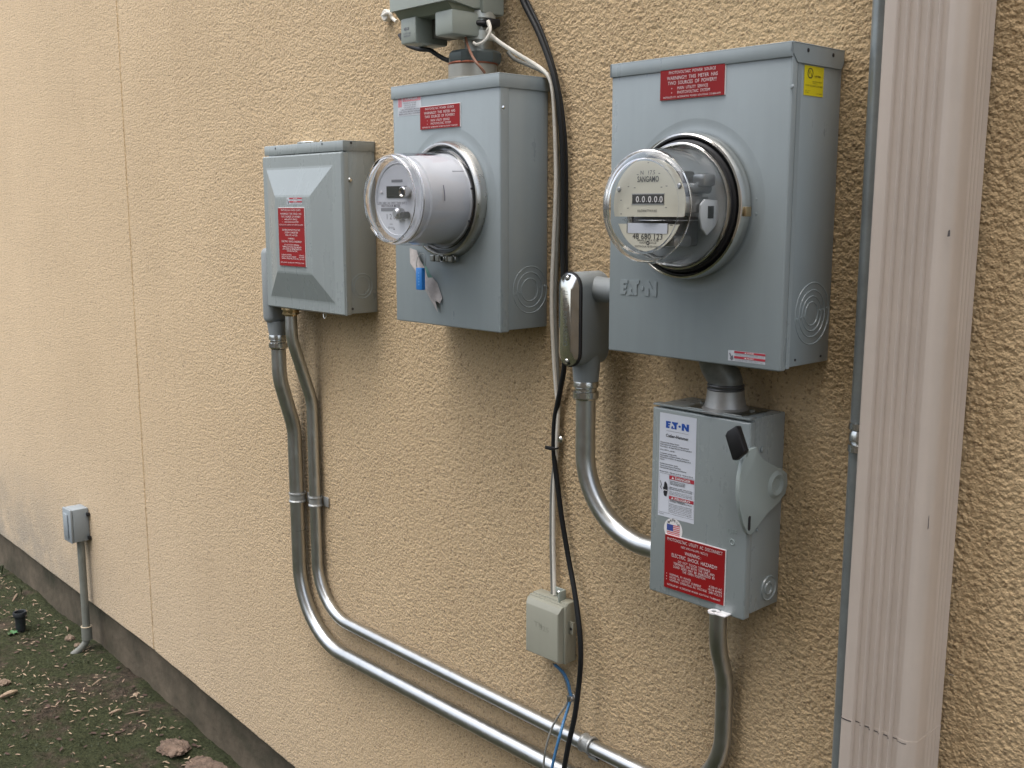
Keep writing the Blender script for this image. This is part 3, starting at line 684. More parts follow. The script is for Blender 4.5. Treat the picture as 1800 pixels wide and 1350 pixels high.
# ------------------------------------------------------------------ the older round meter on it
mt = thing('dial_electricity_meter', 'round glass-domed electricity meter with cream dial and five-digit counter', 'electricity meter', (AX, -bd, AZ))
mb = MB(); mb.lathe([(.0, -.128), (.0855, -.128), (.0860, -.1335), (.0845, -.1375), (.0815, -.139), (.0812, -.1425), (.0800, -.1445), (.0785, -.1445)], (AX, AZ), 'y', 96); part('black_gasket', mb, BLACK, mt)
mb = MB(); mb.lathe([(.0812, -.1435), (.0808, -.1470), (.0792, -.1482), (.0775, -.1470)], (AX, AZ), 'y', 96); part('inner_ring', mb, CHROME, mt)
mb = MB(); mb.lathe([(0, -.138), (.0765, -.138), (.0770, -.142), (.0745, -.144)], (AX, AZ), 'y', 72); part('base', mb, mat('pale_meter_base', (.42, .45, .46), .45), mt)
prof = [(.0775, -.142), (.0768, -.150), (.0735, -.156), (.0722, -.165), (.0715, -.190), (.0708, -.206)]
for i in range(1, 9):
    a = i/8*PI/2; prof.append((.0708-.012*(1-math.cos(a)), -.206-.012*math.sin(a)))
prof += [(.040, -.2190), (.018, -.2195), (.0, -.2195)]
TH = .0030; inner = [(max(r-TH, 0) if k < 14 else r, d+(TH if k > 13 else TH*max(0, (k-5)/9))) for k, (r, d) in enumerate(prof)]
KF = 14
mb = MB(); mb.lathe(prof[:8], (AX, AZ), 'y', 96); mb.lathe([(r-.0025, d) for r, d in prof[:6]], (AX, AZ), 'y', 96); gc = part('glass_cover', mb, GLASS, mt)
mb = MB(); mb.lathe(prof[6:KF]+inner[6:KF][::-1]+[prof[6]], (AX, AZ), 'y', 96); part('glass_shoulder', mb, GLASSR, gc)
mb = MB(); mb.lathe([(prof[KF-1][0]-.0003, prof[KF-1][1]+.0006), (.050, -.2183), (.030, -.2192), (0, -.2195)], (AX, AZ), 'y', 72); part('front_glass', mb, GLASS, gc)
# works inside: frame, magnets, bracket
mb = MB(); mb.box(AX-.030, AX+.030, -.197, -.150, AZ-.006, AZ+.044, .003); mb.box(AX-.038, AX+.036, -.190, -.146, AZ-.050, AZ-.012, .004); part('meter_frame', mb, DARKM, mt)
mb = MB(); mb.box(AX-.020, AX+.044, -.175, -.150, AZ+.006, AZ+.020, .003); mb.tube([(AX+.040, -.200, AZ+.022), (AX+.047, -.145, AZ+.022)], .0065, 16)
mb.tube([(AX-.040, -.200, AZ+.022), (AX-.047, -.145, AZ+.022)], .0065, 16); mb.box(AX+.045, AX+.053, -.196, -.150, AZ-.008, AZ+.012, .002)
mb.box(AX+.018, AX+.040, -.200, -.165, AZ-.050, AZ-.036, .004); mb.tube([(AX+.034, -.201, AZ-.038), (AX+.034, -.17, AZ-.038)], .0055, 14)
mb.box(AX+.040, AX+.060, -.170, -.146, AZ+.024, AZ+.040, .004)
part('cast_frame', mb, ALU, mt)
# side bracket with a small dark window
pts = [atx(u, v, AX+.058) for u, v in ((1232, 360), (1240, 350), (1262, 352), (1264, 385), (1256, 400), (1243, 414), (1234, 400), (1231, 380))]
mb = MB(); mb.prism([(p.y, p.z) for p in pts], AX+.055, AX+.058, 'x', .0006); sb = part('side_bracket', mb, METERB, mt)
a, b_ = atx(1245, 362, AX+.0585), atx(1254, 384, AX+.0585); mb = MB(); mb.box(AX+.0575, AX+.0588, min(a.y, b_.y), max(a.y, b_.y), b_.z, a.z); part('bracket_window', mb, BLACK, sb)
YD = -.204; RD = .0578; DZ = AZ+.0018
sl0 = at(1142, 381, YD).z; sl1 = at(1142, 394, YD).z
def disc_cut(zmin, zmax, y0, y1, r, cx, cz, n=80):
    pts = []
    for i in range(n):
        a = 2*PI*i/n; x, z = cx+r*math.cos(a), cz+r*math.sin(a); pts.append((x, min(max(z, zmin), zmax)))
    out = []
    for i, q in enumerate(pts):
        if q[1] in (zmin, zmax) and 0 < i < n and out and out[-1][1] == q[1] and pts[(i+1) % n][1] == q[1]: continue
        out.append(q)
    return out
mb = MB(); mb.prism(disc_cut(sl0, 9, 0, 0, RD, AX, DZ), YD, YD+.0012, 'y'); dial = part('upper_dial', mb, CREAM, mt)
lw = disc_cut(-9, sl1, 0, 0, RD, AX, DZ)
lw = [(AX+(x-AX)*.93, z) for x, z in lw]
mb = MB(); mb.prism(lw, YD, YD+.0012, 'y'); dial2 = part('lower_dial', mb, CREAM, mt)
mb = MB(); zz = (sl0+sl1)/2; mb.lathe([(0, zz+.0006), (.044, zz+.0006), (.0443, zz), (.044, zz-.0006), (0, zz-.0006)], (AX+.004, YD+.040), 'z', 64); part('spinning_disc', mb, ALU, mt)
def dp(u, v): p = at(u, v, YD); return p
DF = Face(AX-RD, AX+RD, DZ-RD, DZ+RD, YD, 'y')
def duv(u, v): p = dp(u, v); return (p.x-DF.a0)/(2*RD), (DF.z1-p.z)/(2*RD)
a, b_ = dp(1112, 342), dp(1167, 358); mb = MB(); mb.box(a.x, b_.x, YD-.0008, YD, b_.z, a.z); ctr = part('counter_window', mb, BLACK, dial)
mb = MB(); mb.box(a.x-.001, b_.x+.001, YD-.0006, YD, b_.z-.001, b_.z-.0001); mb.box(a.x-.001, b_.x+.001, YD-.0006, YD, a.z+.0001, a.z+.001); part('counter_frame', mb, ALU, dial)
mb = MB(); t = MB()
for u in (1121.5, 1132, 1143, 1153.5, 1163):
    U_, V_ = duv(u, 350); DF.text(mb, '0', U_, V_, .068, None, d=.0012, bold=True)
for u in (1126.5, 1137.5, 1148, 1158.5): U_, V_ = duv(u, 354); DF.disc(mb, U_, V_, .0006, .0012, n=8)
part('counter_digit', mb, WHITE, ctr)
mb = MB()
U_, V_ = duv(1139.5, 314.5); DF.text(mb, 'SANGAMO', U_, V_, .062, .30, bold=True)
U_, V_ = duv(1139, 303); DF.text(mb, 'N   17.5', U_, V_, .045, .20)
U_, V_ = duv(1138, 370.5); DF.text(mb, 'KILOWATTHOURS', U_, V_, .028, .27)
for u, v in ((1116, 330), (1163, 329), (1092, 352), (1105, 328), (1172, 327), (1171, 365), (1104, 366), (1121, 307), (1159, 305), (1092, 376), (1140, 286)): U_, V_ = duv(u, v); DF.rect(mb, U_-.012, U_+.012, V_-.003, V_+.003)
part('dial_print', mb, INK, dial)
mb = MB()
for u, v in ((1088.5, 333), (1195, 327), ): p = dp(u, v); screw(mb, p, .0034, 'y', .0016)
part('dial_screw', mb, ALU, dial)
a, b_ = dp(1104, 392), dp(1173, 411); mb = MB(); mb.box(a.x, b_.x, YD-.0006, YD, b_.z, a.z); part('white_strip', mb, LABEL, dial2)
mb = MB()
U_, V_ = duv(1138, 386.5); DF.text(mb, '\u2022 CL200  240V  3W  TYPE J4S  30TA  TA30 \u2022', U_, V_, .034, .70)
U_, V_ = duv(1138, 415.5); DF.text(mb, '48 680 123', U_, V_, .062, .42)
U_, V_ = duv(1139, 422.5); DF.text(mb, 'SINGLE STATOR', U_, V_, .022, .30)
U_, V_ = duv(1139, 427); DF.disc(mb, U_, V_, .0026, .0003, .0012); DF.text(mb, 'WATT     HOUR', U_, V_, .020, .24)
U_, V_ = duv(1143, 433.5); DF.text(mb, 'WATTHOUR METER MADE IN USA', U_, V_, .024, .44)
for u in (1102.5, 1174.5): U_, V_ = duv(u, 401); DF.rect(mb, U_-.004, U_+.004, V_-.075, V_+.055)
U_, V_ = duv(1180, 396); DF.rect(mb, U_-.02, U_+.02, V_-.003, V_+.003)
part('lower_print', mb, INK, dial2)

# ================================================================== MIDDLE METER SOCKET
mx0, mx1, mz0, mz1, md = -1.1844, -0.9094, -0.2140, 0.1889, 0.1076
mid = thing('middle_meter_socket', 'grey steel meter box in the middle, pipe coming down into its top', 'meter box', (-1.047, -0.053, mz0))
part('enclosure', MB().box(mx0+.002, mx1-.0015, -md+.012, -.001, mz0+.002, mz1-.004, .0015), GRAY, mid)
part('cover', MB().box(mx0, mx1, -md, -md+.020, mz0-.001, mz1-.016, .0025, 3), GRAY, mid)
mb = MB(); mb.box(mx0-.0015, mx1+.0012, -md-.0025, 0, mz1-.003, mz1, .001); mb.box(mx0-.0015, mx1+.0012, -md-.0025, -md-.0005, mz1-.0215, mz1-.001, .0008)
mb.box(mx1-.0008, mx1+.0012, -md-.0015, -.001, mz1-.0215, mz1-.001, .0006); mb.box(mx0-.0015, mx0, -md-.0015, -.001, mz1-.0215, mz1-.001)
part('rain_cap', mb, GRAY, mid)
mb = MB(); screw(mb, at(884.5, 189, -md), .003, 'y', .001); part('cover_screw', mb, ZINC, mid)
mb = MB()
for u, v in ((844, 345), (844, 352), (845, 358)): mb = MB(); screw(mb, at(u, v, -md), .0020, 'y', .0012); part('spot_weld', mb, GRAY, mid)
knock(mid, (-0.0400, -0.1490), (.0380, .0285, .0185), mx1-.0015)
MX, MZ = -1.034, -0.004
mb = MB(); mb.lathe([(.116, -md-.00002), (.110, -md-.00006), (.105, -md-.0002), (.101, -md-.0007), (.098, -md-.0014), (.088, -md-.0016)], (MX, MZ), 'y', 72); part('pressed_collar', mb, GRAY, mid)
mb = MB(); mb.lathe([(.0955, -md-.001), (.0950, -.117), (.0935, -.1225), (.0915, -.1262), (.0890, -.1270), (.0872, -.1250), (.0858, -.1215), (.0845, -.112)], (MX, MZ), 'y', 96); ring = part('sealing_ring', mb, NICKEL, mid)
mb = MB()
for du in (-.020, -.006, .010, .022):
    mb.box(MX+du-.0055, MX+du+.0055, -.131+.004*(du > 0), -.112, MZ-.1010, MZ-.0905, .0015, 1)
mb.torus((MX+.026, MZ-.096), .0055, .0012, -.122, 20, 8); mb.torus((MX+.004, MZ-.096), .0050, .0011, -.128, 20, 8)
part('ring_clasp', mb, STEELD, ring)
SB_ = tuple((t.replace('THIS  METER', 'THIS  METER'), *r) for t, *r in SA)
fc = front(740, 188, 810, 180, 810.5, 222, 740.5, 229, -md)
plate_sign(mid, fc, SB_, label='red engraved plate high on the cover of the middle box')
fc = front(699, 170, 741, 164.5, 740.5, 200, 700, 206, -md)
mb = MB(); fc.rect(mb, 0, 1, 0, 1); st = part('old_sticker', mb, LABEL2, mid, 'sun-bleached white sticker with a faded red heading')
g = Face(fc.a0, fc.a1, fc.z0, fc.z1, fc.d-.0003, 'y'); mb = MB(); g.rect(mb, .22, .98, .02, .30); g.rect(mb, .02, .18, .05, .55); part('faded_heading', mb, PINK, st)
mb = MB(); g.text(mb, 'DANGER', .6, .16, .14, .5, d=.0006, bold=True); part('heading_lettering', mb, LABEL2, st)
mb = MB()
for i, (t, wd) in enumerate((('HAZARDOUS VOLTAGE', .55), ('CAN SHOCK, BURN', .5), ('OR CAUSE DEATH.', .5), ('TURN OFF POWER SUPPLYING', .8), ('THIS DEVICE BEFORE WORKING', .9), ('REPLACE ALL COVERS', .92))): g.text(mb, t, .52, .38+.105*i, .07, wd, bold=(i > 2))
part('sticker_print', mb, INKG, st)

# ------------------------------------------------------------------ the digital meter on it
em = thing('digital_electricity_meter', 'pale grey electronic meter under a deep clear cover, small dark display', 'electricity meter', (MX, -md, MZ))
YE = -.213; RE = .0605
mb = MB(); mb.lathe([(.0, -.118), (.0745, -.118), (.0745, -.122), (.0725, -.124), (.0712, -.130), (.0684, -.192), (.0675, -.198), (.0635, -.199), (.0630, -.208), (.0620, YE), (0, YE)], (MX, MZ), 'y', 96); part('body', mb, METERB, em)
mb = MB(); mb.lathe([(.0835, -.119), (.0828, -.1235), (.0800, -.1250), (.0778, -.1275), (.0760, -.134), (.0745, -.160), (.0728, -.200), (.0714, -.218)], (MX, MZ), 'y', 96); ccv = part('clear_cover', mb, GLASS2, em)
mb = MB(); mb.lathe([(.0716, -.2160), (.0708, -.2240), (.0690, -.2300), (.0665, -.2320), (.0640, -.2300), (.0636, -.2265), (.0655, -.2235), (.0684, -.2200), (.0692, -.2160), (.0716, -.2160)], (MX, MZ), 'y', 96); part('cover_rim', mb, GRIM, ccv)
mb = MB(); mb.lathe([(.0637, -.2280), (.058, -.2266), (0, -.2260)], (MX, MZ), 'y', 64); part('front_window', mb, GLASS2, em)
mb = MB(); mb.lathe([(.0790, -.1195), (.0800, -.1215), (.0790, -.1235)], (MX, MZ), 'y', 72); part('dark_gasket', mb, BLACK, em)
p = at(710, 352, YE-.004)
EF = Face(MX-RE, MX+RE, MZ-RE, MZ+RE, YE, 'y')
def euv(u, v): p = at(u, v, YE); return (p.x-EF.a0)/(2*RE), (EF.z1-p.z)/(2*RE)
mb = MB(); EF.disc(mb, .5, .5, RE*.985, .0002, 0, 72); fcp = part('face_panel', mb, DIALW, em)
mb = MB(); mb.torus((MX, MZ), RE-.004, .0009, YE-.0002, 72, 8); part('face_bead', mb, METERB, em)
def ebox(u0, v0, u1, v1, th, m, nm, par):
    a, b_ = at(u0, v0, YE), at(u1, v1, YE); mb = MB(); mb.box(a.x, b_.x, YE-th, YE-.0004, b_.z, a.z); return part(nm, mb, m, par)
ebox(680.5, 327.5, 716, 347.5, .0015, LCD, 'display', em)
mb = MB()
for u, v, r, m_ in ((717, 337.5, .0085, 0),):
    p = at(u, v, YE); mb.lathe([(r*.55, YE-.010), (r*.8, YE-.0125), (r, YE-.0115), (r, YE)], (p.x, p.z), 'y', 32)
po = part('optical_port', mb, CHROME, em); mb = MB(); mb.cyl((p.x, p.z), .0048, YE-.010, YE-.002, 'y', 20); part('port_lens', mb, BLACK, po)
p = at(706, 375, YE); mb = MB(); mb.lathe([(0, YE-.014), (.0055, YE-.014), (.0072, YE-.011), (.0088, YE-.010), (.0088, YE)], (p.x, p.z), 'y', 32); mb.box(p.x-.0075, p.x+.0075, YE-.006, YE, p.z-.011, p.z); part('reset_plunger', mb, ALU, em)
p = at(718, 378, YE); mb = MB(); mb.cyl((p.x, p.z), .0055, YE-.013, YE, 'y', 20, .001); part('demand_lock', mb, BLACKP, em)
p = at(671, 338, YE); mb = MB(); mb.cyl((p.x, p.z), .0026, YE-.002, YE, 'y', 16, .0005); part('face_screw', mb, WHITE, em)
mb = MB()
U_, V_ = euv(699, 318); EF.rect(mb, U_-.13, U_+.11, V_-.018, V_+.018, .0005)
U_, V_ = euv(686, 368.5); EF.rect(mb, U_-.20, U_+.13, V_-.022, V_+.022, .0005)
part('bar_code', mb, mat('mid_grey_ink', (.20, .21, .23), .5), em)
mb = MB()
U_, V_ = euv(687, 357); EF.text(mb, 'CL200  240V  3W  FM2S  TA30  KH7.2', U_+.02, V_, .036, .66, d=.0005)
U_, V_ = euv(687, 361.8); EF.text(mb, 'WATTHOUR METER', U_, V_, .034, .42, d=.0005, bold=True)
U_, V_ = euv(688, 380.5); EF.text(mb, '1 2 0', U_, V_, .075, .19, d=.0005)
U_, V_ = euv(688, 399.5); EF.text(mb, 'itron', U_, V_, .035, .13, d=.0005)
U_, V_ = euv(688, 394); EF.text(mb, 'USA', U_, V_, .022, .07, d=.0005)
U_, V_ = euv(692, 403); EF.rect(mb, U_, U_+.03, V_-.008, V_+.008, .0005)
part('face_print', mb, INKG, em)
mb = MB()                                      # moulded marks on the drum
for a_, y0, y1 in ((0.62, -.128, -.152),):
    x, z = MX+.0755*math.cos(a_), MZ+.0755*math.sin(a_); mb.tube([(x+.0006, y0, z+.0006), (x+.0002, y1, z+.0002)], .0006, 6)
a0 = .35
for i in range(8):
    t0, t1 = .30-.33*i/8, .30-.33*(i+1)/8; r = .0739; mb.tube([(MX+r*math.cos(t0), -.178, MZ+r*math.sin(t0)), (MX+r*math.cos(t1), -.178, MZ+r*math.sin(t1))], .0009, 6)
part('moulded_mark', mb, mat('moulded_line_grey', (.18, .18, .22), .4), em)
mb = MB()
for a_ in (-0.45, 0.22): x, z = MX+.0788*math.cos(a_), MZ+.0788*math.sin(a_); mb.cyl((x, z), .0018, -.1265, -.122, 'y', 10)
part('cover_pin', mb, INK, em)
mb = MB()
for a_ in (0.45, 2.7, -0.65, 3.9):
    x, z = MX+.066*math.cos(a_), MZ+.066*math.sin(a_); mb.torus((x, z), .0001, .0001, -.228, 4, 4)
# blue seal hanging from the ring clasp
ps = at(739, 490, -.135)
sl_ = thing('meter_seal', 'small bright blue seal hanging on a wire below the digital meter', 'seal', (ps.x, ps.y, ps.z+.03))
mb = MB(); mb.box(ps.x-.0075, ps.x+.0085, ps.y-.004, ps.y+.004, ps.z-.0185, ps.z+.0185, .0012); sbod = part('seal_body', mb, BLUEPL, sl_)
mb = MB(); g = Face(ps.x-.0075, ps.x+.0085, ps.z-.0185, ps.z+.0185, ps.y-.004, 'y')
for k in range(5): g.rect(mb, .42, .62, .20+.13*k, .27+.13*k, .0003)
part('seal_ribs', mb, mat('pale_blue_print', (.15, .40, .80), .4), sbod)
mb = MB(); q0 = at(733, 473, -.135); q1 = at(746, 474, -.135)
mb.tube(catmull([q0, at(732, 462, -.133), at(736, 450, -.130), at(744, 446, -.126), at(748, 456, -.130), q1]), .0006, 8); part('seal_wire', mb, STEELD, sl_)
# torn tag behind it
tg = thing('torn_paper_tag', 'torn pinkish paper scrap dangling under the digital meter', 'paper tag', tuple(at(745, 450, -.112)))
pts = [(720, 436), (735, 440), (741, 458), (752, 480), (765, 497), (775, 524), (774, 533), (768, 528), (771, 548), (758, 532), (747, 515), (741, 500), (733, 480), (724, 462)]
mb = MB(); q = [at(u, v, -.112) for u, v in pts]
q = [(p.x, -.112-.004*math.sin(i*1.1), p.z) for i, p in enumerate(q)]; c0 = (sum(a[0] for a in q)/len(q), -.120, sum(a[2] for a in q)/len(q))
n = len(q); mb.add(q+[(a[0], a[1]+.0004, a[2]) for a in q]+[c0, (c0[0], c0[1]+.0004, c0[2])], [(i, (i+1) % n, 2*n) for i in range(n)]+[(n+(i+1) % n, n+i, 2*n+1) for i in range(n)]+[(i, n+i, n+(i+1) % n, (i+1) % n) for i in range(n)])
part('paper', mb, PAPER, tg)
mb = MB(); q = [at(u, v, -.1215) for u, v in ((744, 462), (750, 470), (760, 488), (752, 488))]; mb.add([tuple(p) for p in q], [(0, 1, 2, 3)]); part('green_print', mb, GREENP, tg)

# ================================================================== LEFT BREAKER BOX
lx0, lx1, lz0, lz1, ld = -1.6776, -1.3884, -0.2234, 0.1101, 0.0803
lb = thing('breaker_box', 'grey breaker box with a raised sloping-edged panel on its door, leftmost of the tall boxes', 'breaker box', (-1.53, -.04, lz0))
part('enclosure', MB().box(lx0+.004, lx1, -ld+.014, -.001, lz0+.002, lz1-.004, .0012), GRAY2, lb)
mb = MB(); mb.box(lx0+.002, lx1+.0015, -ld+.006, 0, lz1-.003, lz1, .001); mb.box(lx0+.002, lx1+.0015, -ld+.005, -ld+.0072, lz1-.0195, lz1-.001, .0008)
mb.box(lx1-.0004, lx1+.0015, -ld+.006, -.001, lz1-.0195, lz1-.001, .0006); part('rain_cap', mb, GRAY2, lb)
mb = MB()
for u, v in ((484, 261), (566, 253)): screw(mb, at(u, v, -ld+.005), .0022, 'y', .0006)
screw(mb, atx(617, 251, lx1+.0015), .0026, 'x', .0006); screw(mb, atx(620, 543, lx1), .0026, 'x', .0006); part('cap_rivet', mb, mat('dark_rivet', (.05, .05, .055), .4, .5), lb)
mb = MB(); screw(mb, atx(615, 316.5, lx1), .0048, 'x', .0035); part('side_screw', mb, ZINC, lb)
# door: one sheet with a raised panel
mb = MB(); yo, yi = -ld, -ld-.0180
dx0, dx1, dz0, dz1 = lx0, lx1+.004, lz0-.001, lz1-.0215
O = [(-1.6600, .0605), (-1.4190, .0605), (-1.4190, -.2005), (-1.6600, -.2005)]; I = [(-1.6010, .0055), (-1.472, .0055), (-1.472, -.1455), (-1.6010, -.1455)]
part('door_edge', MB().box(dx0+.001, dx1-.001, yo+.001, yo+.016, dz0+.001, dz1-.001, .002), GRAY2, lb)
vs = [(dx0, yo+.004, dz1), (dx1, yo+.004, dz1), (dx1, yo+.004, dz0), (dx0, yo+.004, dz0), (dx0+.003, yo, dz1-.003), (dx1-.003, yo, dz1-.003), (dx1-.003, yo, dz0+.003), (dx0+.003, yo, dz0+.003)]
def ringq(P, ins, y): 
    (xa, za), (xb, zb) = P[0], P[2]; return [(xa+ins, y, za-ins), (xb-ins, y, za-ins), (xb-ins, y, zb+ins), (xa+ins, y, zb+ins)]
vs += ringq(O, -.004, yo)+ringq(O, 0, yo-.0004)+ringq(O, .003, yo-.0014)+ringq(I, -.003, yi+.0007)+ringq(I, 0.001, yi+.0001)+ringq(I, .006, yi)
fs = []
for k in range(7):
    for i in range(4): fs.append((4*k+i, 4*(k+1)+i, 4*(k+1)+(i+1) % 4, 4*k+(i+1) % 4))
fs.append((28, 31, 30, 29)); mb.add(vs, [f[::-1] for f in fs])
door = part('door', mb, GRAY2, lb)
for p_ in door.data.polygons: p_.use_smooth = False
knock(lb, (-.0370, -.1680), (.0240, .0180), lx1, False)
fc = front(490, 365, 533, 365.5, 534.5, 468, 493, 466, yi)
fc = Face(-1.5965, -1.4935, at(512, 468, yi).z, at(512, 365, yi).z, yi, 'y')
fcl = front(490.5, 365, 536.5, 364.5, 538.5, 469, 493, 467, yi-.0)
LS = (('PHOTOVOLTAIC  POWER  SOURCE', .5, .045, .030, .74), ('WARNING!!!  THIS  PANEL  HAS', .5, .105, .034, .80), ('TWO  SOURCES  OF  POWER!!!', .5, .155, .034, .74),
      ('\u2022', .17, .200, .03, None), ('MAIN UTILITY SERVICE', .26, .200, .028, .48, 'l'), ('\u2022', .17, .245, .03, None), ('PHOTOVOLTAIC SYSTEM', .26, .245, .028, .52, 'l'),
      ('INSTALLED BY: ALTERNATIVE POWER SOLUTIONS', .5, .292, .020, .90), ('INTERACTIVE PHOTOVOLTAIC', .5, .380, .030, .68), ('SYSTEM CONNECTED', .5, .424, .030, .50), ('NEC 690.14(C)(2)', .5, .468, .026, .46),
      ('WARNING :', .5, .527, .030, .26), ('ELECTRIC  SHOCK  HAZARD!!!', .5, .575, .032, .76), ('DO NOT TOUCH TERMINALS', .5, .635, .027, .56), ('TERMINALS ON BOTH THE LINE AND', .5, .670, .027, .72),
      ('LOAD SIDES MAY BE ENERGIZED IN', .5, .705, .027, .72), ('THE OPEN POSITION', .5, .740, .027, .40), ('NOMINAL PV POWER', .10, .806, .024, .38, 'l'), ('RATED AC OUTPUT CURRENT', .10, .838, .024, .56, 'l'), ('NOMINAL OPERATING AC VOLTAGE', .10, .870, .024, .66, 'l'),
      ('4.20kW AC', .97, .806, .024, .20, 'r'), ('18.14 AMPS', .97, .838, .024, .20, 'r'), ('240 VOLTS', .97, .870, .024, .18, 'r'), ('INSTALLED BY: ALTERNATIVE POWER SOLUTIONS', .5, .938, .020, .90))
plate_sign(lb, fcl, LS, label='tall two-part red engraved plate on the door', rules=(.322,))
danger_strip(lb, front(504, 348, 531, 346.5, 531, 359, 504.5, 360, yi))
p = at(571, 557, -.070); mb = MB(); mb.tube([(p.x-.004, -.070, lz0), (p.x-.004, -.070, lz0-.009), (p.x, -.070, lz0-.013), (p.x+.004, -.070, lz0-.009), (p.x+.004, -.070, lz0)], .0013, 8); part('lock_loop', mb, ZINC, lb)
p = at(547, 246, -.04); mb = MB(); mb.cyl((p.x+.01, -.045), .030, lz1, lz1+.004, 'z', 32, .001); part('hub_cover', mb, ZINC, lb)
mb = MB()
for dx in (-.035, .035): mb.cyl((p.x+.01+dx, -.045), .0035, lz1, lz1+.006, 'z', 12, .001)
part('hub_screw', mb, ZINC, lb)

# ================================================================== CONDUITS
def strap(mb, c, r, ax='z', wd=.018, side=1):
    """one-hole strap hugging a pipe; ax = direction of the pipe"""
    pr = [(r+.0002, -wd/2), (r+.0030, -wd/2), (r+.0034, -wd*.38), (r+.0016, -wd*.25), (r+.0016, wd*.25), (r+.0034, wd*.38), (r+.0030, wd/2), (r+.0002, wd/2)]
    if ax == 'z': mb.lathe([(a, c[2]+b) for a, b in pr], (c[0], c[1]), 'z', 32); mb.box(c[0]+side*(r), c[0]+side*(r+.020), -.0035, -.0012, c[2]-wd/2, c[2]+wd/2, .0008) if side > 0 else mb.box(c[0]-(r+.020), c[0]-r, -.0035, -.0012, c[2]-wd/2, c[2]+wd/2, .0008)
    else: mb.lathe([(a, c[0]+b) for a, b in pr], (c[1], c[2]), 'x', 32); mb.box(c[0]-wd/2, c[0]+wd/2, -.0035, -.0012, c[2]-r-.020, c[2]-r, .0008)
def connector(mb, p, r, up=1):
    x, y, z = p
    mb.lathe([(r*.8, z+.017), (r+.0035, z+.017), (r+.0042, z+.015), (r+.0042, z+.007), (r+.0018, z+.005), (r+.0018, z+.001), (r+.0048, z-.001), (r+.0050, z-.010), (r+.0030, z-.013), (r+.0002, z-.0135)], (x, y), 'z', 28)
# outer, thicker run
xo, ro = -1.6865, .0160
oc = thing('outer_steel_conduit', 'thicker shiny steel conduit, the lower outer one of the two bending along the wall', 'conduit', (xo, -.02, -.65))
P = [(xo, -.052, -.320), (xo, -.052, -.385), (xo+.001, -.020, -.500), (xo+.002, -.0185, -.9800), (1.2, -.0185, -.9800)]
part('pipe', MB().tube(fillet(P, (.16, .16, .165)), ro, 28), STEEL, oc)
mb = MB(); connector(mb, (xo, -.052, -.305), ro); part('compression_connector', mb, ZINC, oc)
mb = MB(); strap(mb, (xo+.002, -.0185, at(523.4, 873, -.018).z), ro, 'z', .022); part('strap', mb, STRAPM, oc)
mb = MB(); strap(mb, (-.30, -.0185, -.98), ro, 'x'); part('strap', mb, STRAPM, oc)
mb = MB(); mb.tube([(xo+.002, -.0185, -.733), (xo+.002, -.0185, -.7336)], ro+.0003, 28); 
part('cut_line', mb, DARKM, oc)
mb = MB(); mb.box(xo-.017, xo+.017, -.082, -.026, -.262, -.10, .013, 3); mb.tube([(xo, -.052, -.258), (xo, -.052, -.290)], ro+.0028, 24, rr=[.0235, .0190]); part('conduit_body', mb, GRAYC, oc)
# inner, thinner run up to the disconnect
xi_, ri = -1.6175, .0128; xd = -.5225; rd = .0128
ic = thing('inner_steel_conduit', 'thinner shiny steel conduit linking the breaker box to the disconnect switch, inside the thicker one', 'conduit', (xi_, -.02, -.65))
P = [(xi_, -.060, -.232), (xi_, -.060, -.290), (xi_+.001, -.0155, -.430), (xi_+.002, -.0152, -.9050), (xd, -.0152, -.9120), (xd, -.0152, -.700), (xd+.001, -.038, -.640), (xd+.001, -.038, -.563)]
part('pipe', MB().tube(fillet(P, (.14, .14, .115, .125, .12, .12)), ri, 28), STEEL, ic)
mb = MB(); strap(mb, (xi_+.002, -.0152, at(553.7, 880, -.0152).z), ri, 'z', .022); part('strap', mb, STRAPM, ic)
mb = MB(); p = at(1034, 1311, -.0152); strap(mb, (p.x, -.0152, -.9095), ri, 'x', .022); part('strap', mb, STRAPM, ic)
mb = MB(); mb.lathe([(.014, -.2215), (.0190, -.2225), (.0195, -.2285), (.0165, -.230), (.0165, -.234), (.0178, -.2345), (.0178, -.2385), (.0132, -.240)], (xi_, -.060), 'z', 6); mb.lathe([(.0128, -.2235), (.0172, -.2245), (.0172, -.2315), (.0133, -.242)], (xi_, -.060), 'z', 28); part('box_connector', mb, BRASS, ic)
p = at(1049, 1330, -.008); mb = MB(); screw(mb, (p.x, -.004, -.9095-ri-.010), .0045, 'y', .004); part('strap_screw', mb, INK, ic)

# run between the large box and the disconnect, with the chrome-covered fitting
sc_ = thing('short_bent_conduit', 'short bent conduit with a long oval chrome-covered fitting between the two right-hand boxes', 'conduit', (-.78, -.05, -.30))
lx, ly = -.7795, -.050; zl0, zl1 = -.2560, -.1130
def stadium(cx, cz0, cz1, r, n=14):
    pts = []
    for i in range(n+1): a = PI*i/n; pts.append((cx+r*math.cos(a), cz1-r+r*math.sin(a)))
    for i in range(n+1): a = PI+PI*i/n; pts.append((cx+r*math.cos(a), cz0+r+r*math.sin(a)))
    return pts
cx = -.7742; yb_ = -.088
mb = MB(); mb.prism(stadium(cx, zl0-.0005, zl1+.0005, .0225), yb_+.002, -.022, 'y', .004)
mb.tube([(cx-.001, -.050, -.235), (cx-.001, -.050, -.262), (cx-.001, -.050, -.284)], .02, 28, rr=[.0225, .0215, .0195])
mb.tube([(cx+.008, -.045, -.140), (cx+.030, -.045, -.140), (-.668, -.045, -.140)], .0175, 28, rr=[.021, .019, .0175])
fb = part('fitting_body', mb, GRAYC, sc_)
mb = MB(); mb.prism(stadium(cx, zl0-.0012, zl1+.0012, .0232), yb_-.0012, yb_+.0028, 'y', .0006); part('gasket', mb, BLACK, sc_)
